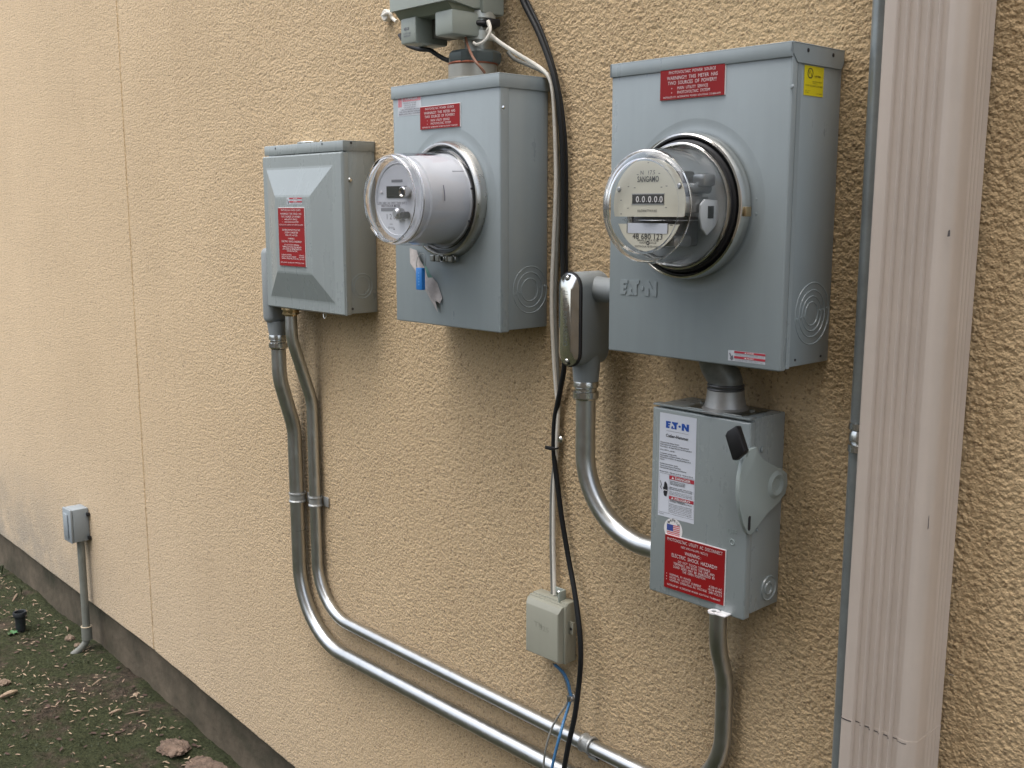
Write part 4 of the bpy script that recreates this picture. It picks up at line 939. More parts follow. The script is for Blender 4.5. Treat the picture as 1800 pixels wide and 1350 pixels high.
mb = MB(); bm = bmesh.new(); st0 = stadium(cx, zl0+.0012, zl1-.0012, .0208, 12); st1 = stadium(cx, zl0+.017, zl1-.017, .0105, 12)
v0 = [bm.verts.new((a, yb_-.0012, b)) for a, b in st0]; v1 = [bm.verts.new((a, yb_-.0028, b)) for a, b in st0]; v2 = [bm.verts.new((a, yb_-.0095, b)) for a, b in st1]
k = len(v0)
for i in range(k): bm.faces.new((v0[i], v0[(i+1) % k], v1[(i+1) % k], v1[i])); bm.faces.new((v1[i], v1[(i+1) % k], v2[(i+1) % k], v2[i]))
bm.faces.new(v2); mb.bm(bm); cov = part('chrome_cover', mb, CHROME, sc_)
mb = MB(); screw(mb, (cx, yb_-.006, zl1-.0085), .0042, 'y', .003); part('cover_screw', mb, ZINC, cov)
mb = MB(); screw(mb, (cx, yb_-.006, zl0+.0085), .0042, 'y', .003); part('cover_screw', mb, ZINC, cov)
mb = MB(); mb.box(cx-.0045, cx+.0045, yb_-.0062, yb_-.0020, zl1-.015, zl1-.003, .001); mb.box(cx-.0045, cx+.0045, yb_-.0062, yb_-.002, zl0+.003, zl0+.015, .001); part('screw_notch', mb, BLACK, cov)
mb = MB(); vs, fs, x0_, x1_ = glyphs('CROUSE-HINDS  1-1/4  LL', False); kk = .085/(x1_-x0_)
mb.add([(cx-.0045+b*kk*1.6, yb_-.0101, zl0+.032+(a-x0_)*kk) for a, b in vs], [f[::-1] for f in fs]); part('cast_lettering', mb, STEELD, cov)
mb = MB(); connector(mb, (cx-.001, -.050, -.2985), .0157); part('compression_connector', mb, ZINC, sc_)
P = [(cx-.001, -.050, -.31), (cx-.001, -.049, -.5215), (-.600, -.046, -.5215)]
part('pipe', MB().tube(fillet(P, (.125,), 22), .0157, 28), STEEL, sc_)

# nipple between the large box and the disconnect
nip = thing('pipe_nipple', 'stubby grey hub and dark elbow joining the large meter box to the disconnect', 'pipe fitting', (-.513, -.05, -.29))
mb = MB(); mb.tube(catmull([(-.528, -.060, -.214), (-.524, -.056, -.232), (-.514, -.050, -.250), (-.513, -.050, -.262)]), .0225, 28); part('elbow', mb, mat('dark_grey_fitting', (.20, .21, .20), .4, .3, var=.3, vscale=60), nip)
mb = MB(); mb.torus((-.513, -.050), .0235, .0022, -.2575, 36, 8, 'z'); mb.torus((-.513, -.050), .0235, .0022, -.2625, 36, 8, 'z'); part('thread_ring', mb, DARKM, nip)
mb = MB(); mb.lathe([(.0225, -.262), (.0250, -.2635), (.0262, -.275), (.0290, -.287), (.034, -.2915), (.040, -.2924)], (-.513, -.050), 'z', 40); part('hub', mb, mat('dull_zinc_hub', (.40, .40, .39), .45, .6, var=.2, vscale=50), nip)
mb = MB(); mb.box(-.560, -.466, -.078, -.012, -.2924, -.2900, .001)
for dx in (-.041, .041): mb.cyl((-.513+dx, -.045), .004, -.290, -.2865, 'z', 8)
part('hub_plate', mb, STEELD, nip)

# ================================================================== DISCONNECT SWITCH
cx0, cx1, cz0, cz1, cdp = -0.6119, -0.4476, -0.5678, -0.2924, 0.0850
dsc = thing('disconnect_switch', 'grey disconnect switch box with black handle and white label, lowest of the right-hand boxes', 'switch box', (-.53, -.04, cz0))
part('enclosure', MB().box(cx0+.003, cx1-.001, -cdp+.012, -.001, cz0+.003, cz1, .0012), GRAY2, dsc)
part('door', MB().box(cx0, cx1+.0005, -cdp, -cdp+.0145, cz0-.002, cz1-.0044, .0022, 3), GRAY2, dsc)
mb = MB(); mb.box(cx0, cx1-.001, -cdp+.0005, -cdp+.016, cz1-.0012, cz1+.0012, .0005); part('drip_lip', mb, GRAY2, dsc)
# white label
fc = front(1161, 724, 1226, 736, 1219, 921, 1156, 905, -cdp)
fc = Face(fc.a0, fc.a1, fc.z0, fc.z1, -cdp, 'y')
mb = MB(); fc.rect(mb, 0, 1, 0, 1); lab = part('instruction_label', mb, LABEL, dsc, 'tall white printed label with a blue heading')
g = Face(fc.a0, fc.a1, fc.z0, fc.z1, -cdp-.0003, 'y')
sub = Face(g.a0+(g.a1-g.a0)*.175, g.a0+(g.a1-g.a0)*.80, g.z1-(g.z1-g.z0)*.138, g.z1-(g.z1-g.z0)*.072, g.d, 'y'); mb = MB(); eaton(sub, mb, g.d, .0003); part('blue_lettering', mb, BLUEINK, lab)
mb = MB(); g.rect(mb, .19, .79, .163, .165); g.text(mb, 'Cutler-Hammer', .49, .208, .030, .62, bold=True)
L_ = [('General Duty Safety Switch', .280, .52), ('Interrupteur de securite a usage general', .300, .78), ('Interruptor de seguridad de servicio general', .320, .86), ('30 A, 240 V~, 60 Hz', .352, .40), ('Complete wiring inside', .385, .46), ('Interrupteur a boitier installe a l\'interieur', .405, .80), ('Informacion completa de especificaciones en el', .425, .84), ('interior', .445, .13),
      ('Outline instructions inside', .485, .50), ('Toutes instructions a l\'interieur', .505, .58), ('Instrucciones adicionales en el interior', .525, .74), ('Made in U.S.A.   Fabrique aux E.-U.   Hecho en E.U.A.', .560, .92)]
for t, v, wd in L_: g.text(mb, t, .03, v, .0125, wd, 'l', bold=True)
g.text(mb, '30-DG221URB', .03, .975, .010, .14, 'l')
g.rect(mb, .03, .985, .578, .5800); g.rect(mb, .03, .985, .958, .9600); g.rect(mb, .298, .301, .58, .958); g.rect(mb, .983, .986, .578, .96); g.rect(mb, .028, .031, .578, .96)
for v0, txt in ((.640, 'HAZARDOUS VOLTAGE'), (.655, 'WILL SHOCK, BURN'), (.668, 'OR CAUSE DEATH.'), (.700, 'KEEP DOOR CLOSED AND LATCHED'), (.716, 'BEFORE OPENING TURN OFF POWER'), (.738, 'Refer to qualified personnel for service'), (.752, 'and maintenance of this equipment'), (.765, 'Install in accordance with the code'), (.822, 'TENSION PELIGROSA'), (.834, 'CAUSARA CHOQUE ELECTRICO'), (.862, 'MANTENGA LA PUERTA CERRADA'), (.876, 'Antes de abrir desconecte la energia'), (.890, 'Consulte a personal calificado'), (.905, 'para servicio y mantenimiento'), (.922, 'Instale de acuerdo con el codigo'), (.938, 'electrico nacional vigente')):
    g.text(mb, txt, .32, v0, .0105, .62 if len(txt) > 20 else .42, 'l', bold=v0 < .73 or .8 < v0 < .84)
g.poly(mb, [(.17, .665), (.20, .655), (.245, .675), (.265, .71), (.26, .755), (.235, .80), (.17, .795), (.145, .76), (.165, .745), (.135, .73), (.13, .71), (.155, .715)])
g.poly(mb, [(.04, .655), (.055, .655), (.095, .69), (.075, .72), (.10, .735), (.10, .742), (.055, .722), (.078, .692)]); part('label_print', mb, INK, lab)
mb = MB(); g.rect(mb, .305, .98, .586, .624); g.rect(mb, .305, .98, .784, .815); part('red_band', mb, REDP, lab)
mb = MB(); g.text(mb, 'DANGER', .68, .605, .024, .42, d=.0007, bold=True); g.text(mb, 'PELIGRO', .68, .800, .022, .42, d=.0007, bold=True)
for v in (.605, .800): g.poly(mb, [(.37, v+.010), (.44, v+.010), (.405, v-.012)], .0007)
g.rect(mb, .17, .25, .735, .742, .0007)
part('band_lettering', mb, WHITE, lab)
# round flag sticker
p = at(1183.5, 931, -cdp); fg = Face(p.x-.0165, p.x+.0165, p.z-.0175, p.z+.0175, -cdp, 'y')
mb = MB(); fg.disc(mb, .5, .5, .0165, .0003, 0, 40); fl = part('flag_sticker', mb, WHITE, dsc, 'round white sticker with a small striped flag')
mb = MB(); x0f, x1f, z0f, z1f = .16, .86, .30, .80
for k in range(7):
    a_ = z0f+(z1f-z0f)*(2*k)/13; b_ = z0f+(z1f-z0f)*(2*k+1)/13; fg.rect(mb, x0f if k > 3 else .50, x1f, a_, b_, .0006)
part('red_stripe', mb, mat('flag_red', (.62, .10, .12), .5), fl)
mb = MB(); fg.rect(mb, x0f, .50, z0f, z0f+(z1f-z0f)*7/13, .0006); part('blue_canton', mb, mat('flag_blue', (.05, .08, .30), .5), fl)
mb = MB()
for ch, u_, v_ in (('M', .25, .22), ('A', .36, .14), ('D', .48, .10), ('E', .59, .12), ('I', .70, .17), ('N', .79, .25)): fg.text(mb, ch, u_, v_, .10, None, d=.0006, bold=True)
part('sticker_print', mb, INK, fl)
# red sign
fc = front(1171, 938, 1278, 966, 1273.5, 1063, 1168.5, 1032, -cdp)
DS_ = (('PHOTOVOLTAIC  UTILITY  AC  DISCONNECT', .5, .075, .060, .91), ('NEC 690.14 & 690.14(C)(1)', .5, .165, .042, .44), ('WARNING :', .48, .262, .062, .27), ('ELECTRIC  SHOCK  HAZARD!!!', .50, .355, .068, .75),
       ('DO  NOT  TOUCH  TERMINALS', .5, .448, .046, .53), ('TERMINALS  ON  BOTH  THE  LINE  AND', .5, .503, .046, .68), ('LOAD  SIDES  MAY  BE  ENERGIZED  IN', .5, .560, .046, .68), ('THE  OPEN  POSITION', .5, .615, .046, .38),
       ('\u2022', .045, .725, .05, None), ('\u2022', .045, .778, .05, None), ('\u2022', .045, .831, .05, None), ('NOMINAL  PV  POWER', .10, .725, .042, .36, 'l'), ('RATED  AC  OUTPUT  CURRENT', .10, .778, .042, .53, 'l'), ('NOMINAL  OPERATING  AC  VOLTAGE', .10, .831, .042, .62, 'l'),
       ('4.20kW AC', .965, .725, .042, .21, 'r'), ('18.14 AMPS', .965, .778, .042, .22, 'r'), ('240 VOLTS', .965, .831, .042, .21, 'r'), ('INSTALLED BY:  ALTERNATIVE  POWER  SOLUTIONS  713-868-6039', .5, .922, .034, .88))
plate_sign(dsc, fc, DS_, label='large red engraved disconnect plate low on the door')
# pressed OFF and O
mb = MB()
gs = front(1278, 926, 1297, 931, 1296, 942, 1278, 937, -cdp); gs.text(mb, 'OFF', .5, .5, .95, .95, d=.0008); p = at(1287, 953, -cdp); mb.torus((p.x, p.z), .0036, .0009, -cdp, 24, 8)
part('pressed_off_mark', mb, PLATE, dsc)
gs = front(1292, 746, 1305, 748, 1305, 755, 1292, 753, -cdp); mb = MB(); gs.text(mb, 'ON', .5, .5, .95, .9, d=.0008); part('pressed_on_mark', mb, PLATE, dsc)
# handle mechanism on the right side
hx = -.4405
hp = [atx(u, v, hx) for u, v in ((1315, 792), (1306, 812), (1300.5, 838), (1299, 866), (1301, 895), (1307, 922), (1314, 938), (1319, 941), (1325, 936), (1334, 921), (1349, 902), (1368, 884), (1381, 868), (1385, 852), (1384, 832), (1372, 822), (1343, 811), (1334, 800), (1331, 786))]
mb = MB(); mb.prism([(p.y, p.z) for p in hp][::-1], cx1+.0008, hx, 'x', .0012); hd = part('handle_plate', mb, PLATE, dsc)
pc = atx(1364, 852, hx); mb = MB(); mb.lathe([(.0, hx+.0003), (.0085, hx+.0004), (.0125, hx+.0030), (.0145, hx+.0032), (.0200, hx-.0005)], (pc.y, pc.z), 'x', 32); part('pivot_boss', mb, PLATE, hd)
ps_ = atx(1317.5, 920, hx+.0006); mb = MB(); mb.prism([(ps_.y+.0026*math.cos(a), ps_.z+(.0075 if math.sin(a) > 0 else -.0075)+.0026*math.sin(a)) for a in [2*PI*i/20 for i in range(20)]], hx-.0005, hx+.0006, 'x'); part('lock_slot', mb, INK, hd)
# lever and grip in front of the door
pa, pb = at(1303, 812, -.104), at(1294, 778, -.112)
lev = [at(u, v, -.100) for u, v in ((1291, 808), (1303, 829), (1318, 792), (1308, 786))]
mb = MB(); mb.prism([(p.x, p.z) for p in lev][::-1], -.1025, -.099, 'y', .0006); lv = part('lever', mb, PLATE, dsc)
gp = [at(u, v, -.118) for u, v in ((1277, 765), (1281, 757), (1294, 749), (1298, 750), (1312, 793), (1310, 797), (1296, 809), (1290, 808))]
mb = MB(); mb.prism([(p.x, p.z) for p in gp], -.122, -.111, 'y', .002); part('black_grip', mb, BLACKP, lv)
mb = MB(); mb.box(at(1300, 800, -.1).x, cx1+.004, -.1015, -.0850, at(1312, 820, -.1).z, at(1312, 800, -.1).z, .001); part('lever_arm', mb, PLATE, dsc)
mb = MB(); screw(mb, atx(1340, 790, cx1), .004, 'x', .002); screw(mb, atx(1331, 932, cx1), .0022, 'x', .0015); part('side_rivet', mb, GRAY2, dsc)
mb = MB(); q = (-.0255, -.5385)
mb.lathe([(0, cx1-.0006), (.0065, cx1-.0006), (.0075, cx1+.0012), (.0090, cx1+.0012), (.0100, cx1-.0006), (.0155, cx1-.0004), (.0170, cx1+.0010), (.0180, cx1-.0012)], q, 'x', 36); part('knockout', mb, GRAY2, dsc)
# folded loop under the door for the padlock
p = at(1263, 1075, -.089); mb = MB()
mb.lathe([(.0042, p.z+.001), (.0085, p.z+.001), (.0085, p.z-.0012), (.0042, p.z-.0012), (.0042, p.z+.001)], (p.x-.004, -.094), 'z', 24); mb.box(p.x+.002, p.x+.018, -.1000, -.084, p.z-.0012, p.z+.001, .0008); part('padlock_loop', mb, mat('bare_pale_metal', (.85, .85, .85), .35, .1), dsc)

# ================================================================== TOP: riser fittings and the phone box
rs = thing('riser_fitting', 'grey pipe collar and threaded riser rising out of the middle meter box', 'pipe fitting', (-1.03, -.05, mz1))
rx, ry = -1.0375, -.052
mb = MB(); mb.lathe([(.046, mz1), (.0475, mz1+.002), (.0430, mz1+.004), (.0405, mz1+.006), (.0405, mz1+.026), (.038, mz1+.028)], (rx, ry), 'z', 40); part('collar', mb, mat('pale_grey_collar', (.36, .35, .31), .35, .3, var=.1, vscale=30), rs)
mb = MB(); mb.box(rx-.062, rx+.040, ry-.046, ry+.046, mz1-.0005, mz1+.003, .001); part('hub_plate', mb, GRAY, rs)
mb = MB(); mb.lathe([(.036, mz1+.027), (.043, mz1+.029), (.0445, mz1+.033), (.0445, mz1+.044), (.041, mz1+.048), (.030, mz1+.049)], (rx+.004, ry+.002), 'z', 10); part('lock_nut', mb, mat('dark_grey_nut', (.09, .11, .11), .4, .3), rs)
mb = MB(); mb.torus((rx+.002, ry), .0395, .0022, mz1+.0285, 40, 8, 'z'); part('copper_washer', mb, COPPER, rs)
mb = MB(); mb.tube([(rx+.010, ry+.006, mz1+.045), (rx+.010, ry+.006, 1.5)], .024, 28); part('riser_pipe', mb, STEELD, rs)
mb = MB(); z_ = at(850, 48, -.03).z; mb.torus((rx+.010, ry+.006), .0265, .0045, z_, 32, 10, 'z'); mb.box(rx+.030, rx+.052, -.058, -.036, z_-.006, z_+.006, .002); part('black_strap', mb, BLACK, rs)
mb = MB(); mb.cyl((rx+.010, ry+.006), .0275, z_+.008, z_+.020, 'z', 28, .001); mb.cyl((rx+.010, ry+.006), .0265, z_-.026, z_-.010, 'z', 28, .001); part('pale_clamp', mb, mat('pale_zinc_clamp', (.55, .58, .55), .4, .5), rs)

tb = thing('telephone_box', 'pale grey-green plastic phone junction box with two legs at the top edge', 'junction box', (-1.08, -.07, .25))
mb = MB(); tz0, tzt = .3065, .56
mb.prism([(-.130, tz0), (-.130, tzt), (-.060, tzt), (-.060, tz0-.006), (-.075, tz0-.006)][::-1], -1.1590, -1.0060, 'x', .002)
part('lid', mb, TELE, tb)
mb = MB(); mb.box(-1.1640, -1.0000, -.062, -.014, tz0-.013, tzt+.01, .004); part('base', mb, TELE, tb)
mb = MB(); mb.prism([(-.126, tz0), (-.060, tz0-.006), (-.060, tz0-.014), (-.113, tz0-.0135)][::-1], -1.1520, -1.0130, 'x', .001); part('underside_skirt', mb, mat('underside_shade_plastic', (.20, .225, .17), .5), tb)  # underside shade put into the skirt's darker colour
for xa, xb, zb_ in ((-1.1430, -1.1020, .2530), (-1.0520, -1.0080, .2565)):
    mb = MB(); mb.box(xa, xb, -.120, -.050, zb_, tz0-.012, .0035); part('leg', mb, TELE, tb)
mb = MB(); g = Face(-1.1430, -1.1020, .253, .2945, -.120, 'y')
g.text(mb, 'NID-20', .42, .42, .12, .34, bold=True); g.text(mb, 'CUSTOMER', .45, .60, .07, .5); g.text(mb, 'BRIDGE', .45, .70, .07, .45); part('moulded_print', mb, INKG, tb)
mb = MB(); mb.box(-1.1010, -1.0530, -.085, -.050, .262, .294); part('dark_recess', mb, mat('recess_shade_plastic', (.10, .10, .08), .6), tb)  # solid block between the legs, its dark colour stands in for shade

# loose cables
def cable(name, pts, r, m, label, cat='cable', group=None):
    q = [at(u, v, y) for u, v, y in pts]; b = catmull(q, 8); o_ = b[0]
    return single(name, MB().tube(b, r, 12), m, label, cat, tuple(o_), group)
cable('black_cable', [(905, -40, -.010), (920, 4, -.010), (942, 48, -.012), (960, 92, -.014), (975, 140, -.016), (984, 200, -.016), (989, 270, -.014), (990, 350, -.012), (989, 430, -.012), (990, 485, -.014), (993, 560, -.014), (992, 640, -.014), (984, 690, -.012), (975, 740, -.012), (974, 800, -.012), (981, 860, -.012), (989, 920, -.012), (1000, 985, -.012), (1010, 1040, -.020), (1018, 1100, -.030), (1021, 1150, -.034), (1018, 1200, -.034), (1010, 1260, -.040), (999, 1310, -.046), (990, 1360, -.050), (982, 1400, -.05)], .0045, CABLEB, 'thick black cable snaking down the wall from the top to the bottom edge')
cable('black_twin_cable', [(913, -40, -.006), (927, 2, -.006), (950, 50, -.007), (968, 100, -.008), (981, 150, -.008), (990, 205, -.008), (995, 270, -.008), (996, 350, -.007), (995, 430, -.007), (996, 485, -.007)], .0030, CABLEB, 'slimmer black cable touching the right side of the thick black one near the top')
cable('white_cable', [(858, 37, -.062), (861, 48, -.064), (858, 56, -.064), (875, 72, -.055), (905, 92, -.040), (935, 110, -.022), (955, 124, -.016), (966, 138, -.014), (972, 165, -.013), (975, 220, -.012), (977, 300, -.011), (976, 360, -.011), (973, 430, -.010), (970, 500, -.010), (970, 560, -.010), (973, 620, -.010), (977, 680, -.010), (981, 720, -.010), (978, 790, -.010), (974, 860, -.009), (973, 940, -.009), (974, 1000, -.009), (975, 1046, -.012)], .0033, CABLEW, 'off-white cable running beside the black one down to the small beige box')
cable('grey_cable', [(893, 92, -.010), (905, 104, -.010), (930, 115, -.010), (958, 128, -.009), (968, 140, -.009), (975, 180, -.008), (979, 260, -.007), (982, 340, -.006), (980, 430, -.006), (977, 500, -.006), (976, 560, -.006), (979, 620, -.006), (981, 700, -.006), (977, 790, -.006), (970, 860, -.006), (969, 940, -.006), (970, 1000, -.006), (971, 1047, -.008)], .0032, CABLEG, 'grey cable tucked just behind the off-white one')
cable('white_loop_wire', [(858, 37, -.062), (862, 50, -.066), (858, 64, -.070), (849, 74, -.074), (838, 78, -.078), (832, 75, -.080)], .0024, CABLEW, 'short white wire looping under the phone box', 'wire')
cable('brown_wire', [(818, 62, -.080), (821, 76, -.082), (827, 92, -.090), (836, 108, -.096), (846, 120, -.092), (852, 128, -.085)], .0022, CABLEBR, 'thin brown wire dropping from the phone box to the middle meter box', 'wire')
cable('black_loop_cable', [(703, 62, -.060), (715, 78, -.075), (735, 86, -.078), (755, 88, -.078), (768, 96, -.075), (782, 104, -.070), (797, 108, -.066)], .0040, CABLEB, 'short black cable drooping under the legs of the phone box')
wp = single('wall_plug', MB().tube(catmull([at(672, 28, -.010), at(684, 22, -.02), at(690, 32, -.018), at(697, 38, -.02)]), .0032, 10).cyl((at(686, 28, 0).x, at(686, 28, 0).z), .011, -.014, -.001, 'y', 16, .002), CABLEW, 'small whitish plug on the stucco just left of the phone box', 'plug', tuple(at(686, 28, 0)))
# cable clip and screw
p = at(984, 774, -.004); clp = thing('cable_clip', 'black cable tie and screw holding the black cable to the wall', 'cable clip', tuple(p))
mb = MB(); screw(mb, (p.x+.004, -.006, p.z+.003), .0060, 'y', .005); part('clip_screw', mb, ZINC, clp)
q = at(972, 787, -.013); mb = MB(); mb.box(q.x-.012, q.x+.010, -.0205, -.018, q.z-.0032, q.z+.0032, .0008); mb.torus((q.x+.0015, -.0120), .0072, .0015, q.z, 20, 8, 'z'); part('tie', mb, BLACKP, clp)

# ================================================================== SMALL BEIGE BOX
sbx = thing('small_cable_box', 'small beige plastic box that the white cable enters, under the chrome-covered fitting', 'junction box', (-.875, -.02, -.775))
sx0, sx1, sz0, sz1 = -.9200, -.8345, -.7765, -.6745
part('base', MB().box(sx0+.001, sx1-.001, -.024, -.002, sz0-.001, sz1+.0035, .002), BEIGE, sbx)
part('middle_tray', MB().box(sx0-.0005, sx1+.001, -.031, -.0235, sz0, sz1+.001, .0015), BEIGE, sbx)
mb = MB(); yb2, yf2 = -.031, -.0425; O = [(sx0+.001, sz1-.001), (sx1-.003, sz0+.002)]
vs = []
for (ins, y, tp) in ((0, yb2, 0), (0, -.036, .002), (.002, -.0415, .010), (.0035, yf2, .0125)):
    xa, za = O[0]; xb, zb = O[1]; vs += [(xa+ins, y, za-tp), (xb-ins, y, za-tp), (xb-ins, y, zb+ins), (xa+ins, y, zb+ins)]
fs = [(4*k+i, 4*k+(i+1) % 4, 4*(k+1)+(i+1) % 4, 4*(k+1)+i) for k in range(3) for i in range(4)]+[(12, 13, 14, 15)]
mb.add(vs, fs); cv = part('cover', mb, BEIGE, sbx)
mb = MB(); g = Face(sx0, sx1, sz0, sz1, yf2, 'y'); g.text(mb, 'TII', .38, .42, .09, .22, d=.00015); g.text(mb, '325', .56, .45, .09, .26, d=.00015); part('moulded_mark', mb, mat('mould_edge', (.285, .285, .232), .42), cv)
p = at(983, 1046, -.012); mb = MB(); mb.box(p.x-.010, p.x+.013, -.012, -.009, sz1, sz1+.020, .001); mb.box(p.x+.011, p.x+.014, -.026, -.009, sz1, sz1+.020, .001); mt_ = part('mounting_tab', mb, TELE, sbx)
mb = MB(); screw(mb, (p.x, -.012, sz1+.011), .0050, 'y', .004); part('tab_screw', mb, ZINC, mt_)
p = at(1008, 1107, -.02); mb = MB(); mb.box(sx1-.001, sx1+.009, -.0205, -.016, p.z-.010, p.z+.012, .001); lt = part('latch', mb, BEIGE, sbx)
mb = MB(); mb.cyl((sx1+.0045, p.z), .0025, -.0212, -.016, 'y', 12); part('latch_hole', mb, INK, lt)
cable('blue_cable', [(975, 1168, -.016), (990, 1182, -.010), (998, 1198, -.010), (1002, 1215, -.010), (1004, 1226, -.010), (1000, 1240, -.014), (992, 1265, -.026), (985, 1290, -.040), (977, 1320, -.046), (970, 1352, -.05), (966, 1380, -.05)], .0026, CABLEBL, 'thin blue cable hanging below the small beige box in front of the conduits')
cable('grey_drop_wire', [(972, 1166, -.012), (987, 1182, -.008), (995, 1200, -.008), (1000, 1222, -.010), (996, 1238, -.014), (982, 1258, -.026), (970, 1280, -.034), (962, 1305, -.044), (957, 1330, -.048), (955, 1360, -.05)], .0018, CABLEG, 'thin grey wire hanging left of the blue cable', 'wire')
p = at(1004, 1226, -.008); mb = MB(); mb.torus((p.x, p.z), .0055, .0022, -.006, 20, 8); screw(mb, (p.x+.003, -.008, p.z), .0036, 'y', .005); mb.box(p.x-.004, p.x+.004, -.015, -.004, p.z-.005, p.z+.005, .001)
single('wire_clip', mb, ALU, 'little metal clip pinning the blue cable to the stucco', 'clip', tuple(p))

# ================================================================== FAR OUTLET BOX
fo = thing('outlet_box', 'small weatherproof grey outlet box on a short pipe at the far left', 'outlet box', (-2.99, -.03, -1.45))
ox0, ox1, oz0, oz1 = -3.030, -2.968, -1.062, -.955
part('box', MB().box(ox0, ox1, -.052, -.001, oz0, oz1, .003), FARG, fo)
mb = MB(); mb.box(ox0-.001, ox1+.001, -.060, -.0525, oz0-.001, oz1+.001, .003); cvr = part('cover', mb, FARG, fo)
mb = MB(); mb.box(ox0+.012, ox1-.016, -.0645, -.0602, oz0+.015, oz1-.015, .0015); part('flap', mb, FARG, cvr)
mb = MB()
for z in (oz1-.020, oz0+.010): mb = MB(); mb.box(ox1, ox1+.012, -.010, -.001, z-.006, z+.006, .002); part('mounting_ear', mb, BLACKP, fo)
mb = MB(); mb.tube([(-2.990, -.024, oz0+.002), (-2.990, -.024, -1.385)], .0118, 20); part('pipe', mb, FARP, fo)
mb = MB(); mb.lathe([(.012, -1.352), (.0165, -1.353), (.0165, -1.396), (.012, -1.398)], (-2.990, -.024), 'z', 24); part('coupling', mb, FARP, fo)
mb = MB(); mb.torus((-2.990, -.024), .0155, .0018, -1.352, 24, 8, 'z'); part('glue_ring', mb, mat('cream_glue', (.45, .38, .27), .5), fo)
mb = MB(); mb.tube(catmull([(-2.990, -.024, -1.385), (-2.991, -.028, -1.405), (-3.000, -.045, -1.428), (-3.012, -.066, -1.447), (-3.020, -.080, -1.47)]), .0112, 18); part('elbow', mb, FARP, fo)

# ================================================================== THINGS ON THE GROUND
def on_ground(u, v, z=-1.455):
    p = atz(u, v, z)
    for _ in range(4): p = atz(u, v, gl(p.x, p.y))
    return p
p = on_ground(37, 1108); pt = thing('black_pipe_stub', 'black plastic pipe stub sticking up from the mossy soil at far left', 'pipe', tuple(p))
mb = MB(); mb.lathe([(.011, p.z-.05), (.014, p.z-.02), (.0175, p.z+.050), (.0185, p.z+.056)], (p.x, p.y), 'z', 24); part('pipe_body', mb, BLACKPIPE, pt)
mb = MB(); mb.lathe([(.0165, p.z+.050), (.0215, p.z+.053), (.0220, p.z+.064), (.0205, p.z+.067), (.0165, p.z+.066), (.0160, p.z+.053), (0, p.z+.04)], (p.x, p.y), 'z', 24); part('rim', mb, BLACKPIPE, pt)
def rock(name, c, s, seed, m, label, flat=.6):
    bm = bmesh.new(); bmesh.ops.create_icosphere(bm, subdivisions=4, radius=1)
    for q in bm.verts:
        n_ = q.co.normalized(); a = fbm(np.array([n_.x*1.7+seed+n_.z]), np.array([n_.y*1.7-n_.z*1.3]), 4, seed)[0]; b = fbm(np.array([n_.x*6+n_.z*5]), np.array([n_.y*6]), 3, seed+3)[0]
        r = .5+.75*a+.5*(b-.5); q.co = Vector((n_.x*s[0]*r, n_.y*s[1]*r, n_.z*s[2]*r*flat))+Vector(c)
    mb = MB(); mb.bm(bm, True); return single(name, mb, m, label, 'stone', c)
p = on_ground(305, 1318); rock('broken_concrete_lump', (p.x, min(p.y, -.05), p.z+.008), (.055, .042, .030), 5, ROCK, 'crumbling brown lump of concrete at the foot of the foundation, largest of the stones', .45)
p = on_ground(372, 1352); rock('broken_concrete_lump', (p.x, p.y-.02, p.z+.004), (.085, .050, .026), 9, ROCK, 'flat brown concrete crumb at the bottom edge beside the foundation', .4)
for i, (u, v, s, lab_) in enumerate(((124, 1124, .020, 'dark clod beside the pipe of the outlet box, bigger of the pair there'), (137, 1136, .014, 'small dark clod touching the foot of the outlet pipe'), (8, 1202, .018, 'dark stone in the moss at the left edge'), (238, 1222, .009, 'tiny pale pebble near the foundation'))):
    p = on_ground(u, v); rock('stone', (p.x, min(p.y, -.03), p.z+s*.25), (s, s*.8, s*.8), 20+i, TWIG if i != 3 else LITTER, lab_)
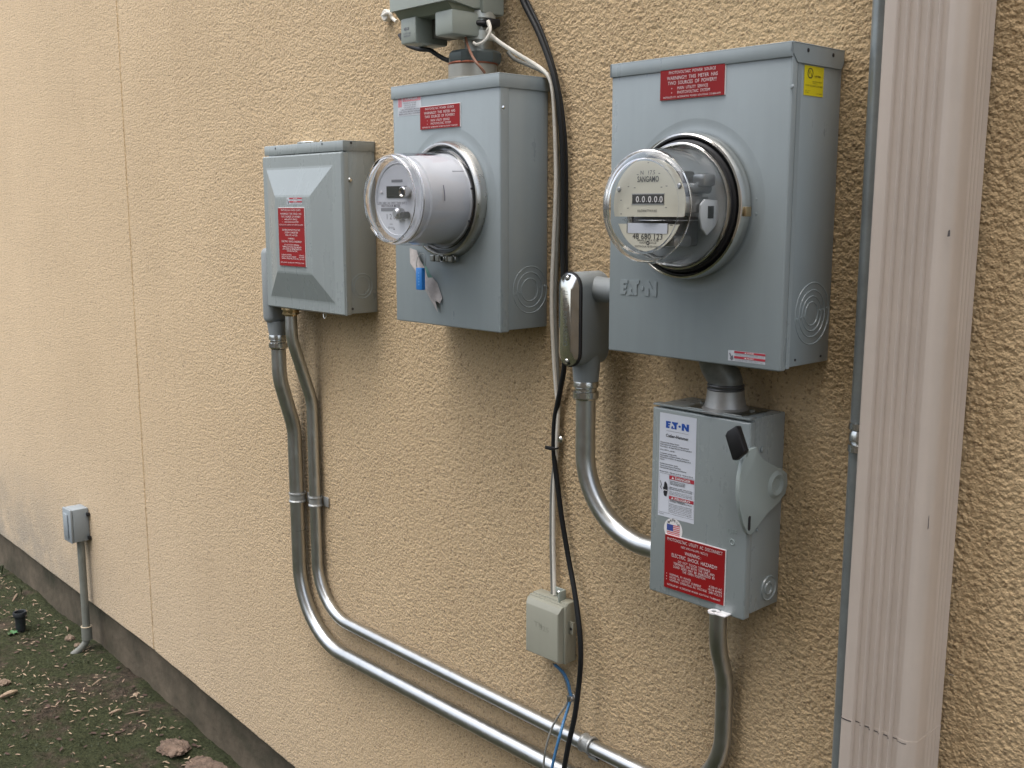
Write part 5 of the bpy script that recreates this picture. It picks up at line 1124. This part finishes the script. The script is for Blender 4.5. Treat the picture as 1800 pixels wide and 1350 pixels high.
def twig(name, a, b, r, m, label, bend=.01, cat='twig'):
    pa, pb = on_ground(*a), on_ground(*b); pm = (pa+pb)/2+Vector((bend, 0, .012)); q = catmull([pa+Vector((0, 0, .006)), pm, pb+Vector((0, 0, .005))], 6); n_ = len(q)
    return single(name, MB().tube(q, r, 7, rr=[r*(.5+.7*math.sin(PI*(i+.6)/(n_+.2))) for i in range(n_)]), m, label, cat, tuple(pa))
twig('curled_bark', (0, 1229), (30, 1217), .006, LITTER, 'curled strip of pale bark lying at the left edge of the moss', cat='bark')
twig('twig', (192, 1258), (214, 1250), .0035, LITTER, 'pale splinter lying midway across the moss')
twig('twig', (220, 1259), (262, 1252), .0022, TWIG, 'thin forked tan twig pointing at the foundation')
twig('twig', (22, 1060), (30, 1046), .003, LITTER, 'short dry stick standing behind the black pipe stub')
twig('twig', (162, 1208), (178, 1196), .0022, LITTER, 'small pale twig in the seed litter')
twig('twig', (116, 1105), (119, 1112), .0025, LITTER, 'tiny upright stick near the outlet pipe')
def plant(name, p, n, L, label, seed, m=LEAF, grassy=False):
    R2 = np.random.RandomState(seed); pl = thing(name, label, 'plant', tuple(p)); 
    for k in range(n):
        a = 2*PI*k/n+R2.uniform(-.3, .3); l_ = L*R2.uniform(.7, 1.1); up = l_*R2.uniform(.25, .6) if not grassy else l_*1.4; w_ = l_*(.28 if not grassy else .07); pts = []; N = 5
        for i in range(N+1):
            t = i/N; x = p.x+math.cos(a)*l_*t*(1 if not grassy else .5); y = p.y+math.sin(a)*l_*t*(1 if not grassy else .5); z = p.z+up*math.sin(t*2.2); ww = w_*math.sin(PI*min(1, t*.95+.05)); pts += [(x-math.sin(a)*ww, y+math.cos(a)*ww, z), (x, y, z-ww*.25), (x+math.sin(a)*ww, y-math.cos(a)*ww, z)]
        mb = MB(); fs = []
        for i in range(N): fs += [(3*i, 3*i+1, 3*i+4, 3*i+3), (3*i+1, 3*i+2, 3*i+5, 3*i+4)]
        mb.add(pts, fs); part('leaf', mb, m, pl)
plant('seedling', on_ground(22, 1115), 6, .022, 'small bright green seedling at the foot of the black pipe stub', 2)
plant('grass_tuft', on_ground(4, 1012), 9, .035, 'grass tuft against the foundation at the left edge', 4, GRASSM, True)
plant('grass_tuft', on_ground(38, 1047), 7, .028, 'grass tuft behind the black pipe stub', 6, GRASSM, True)
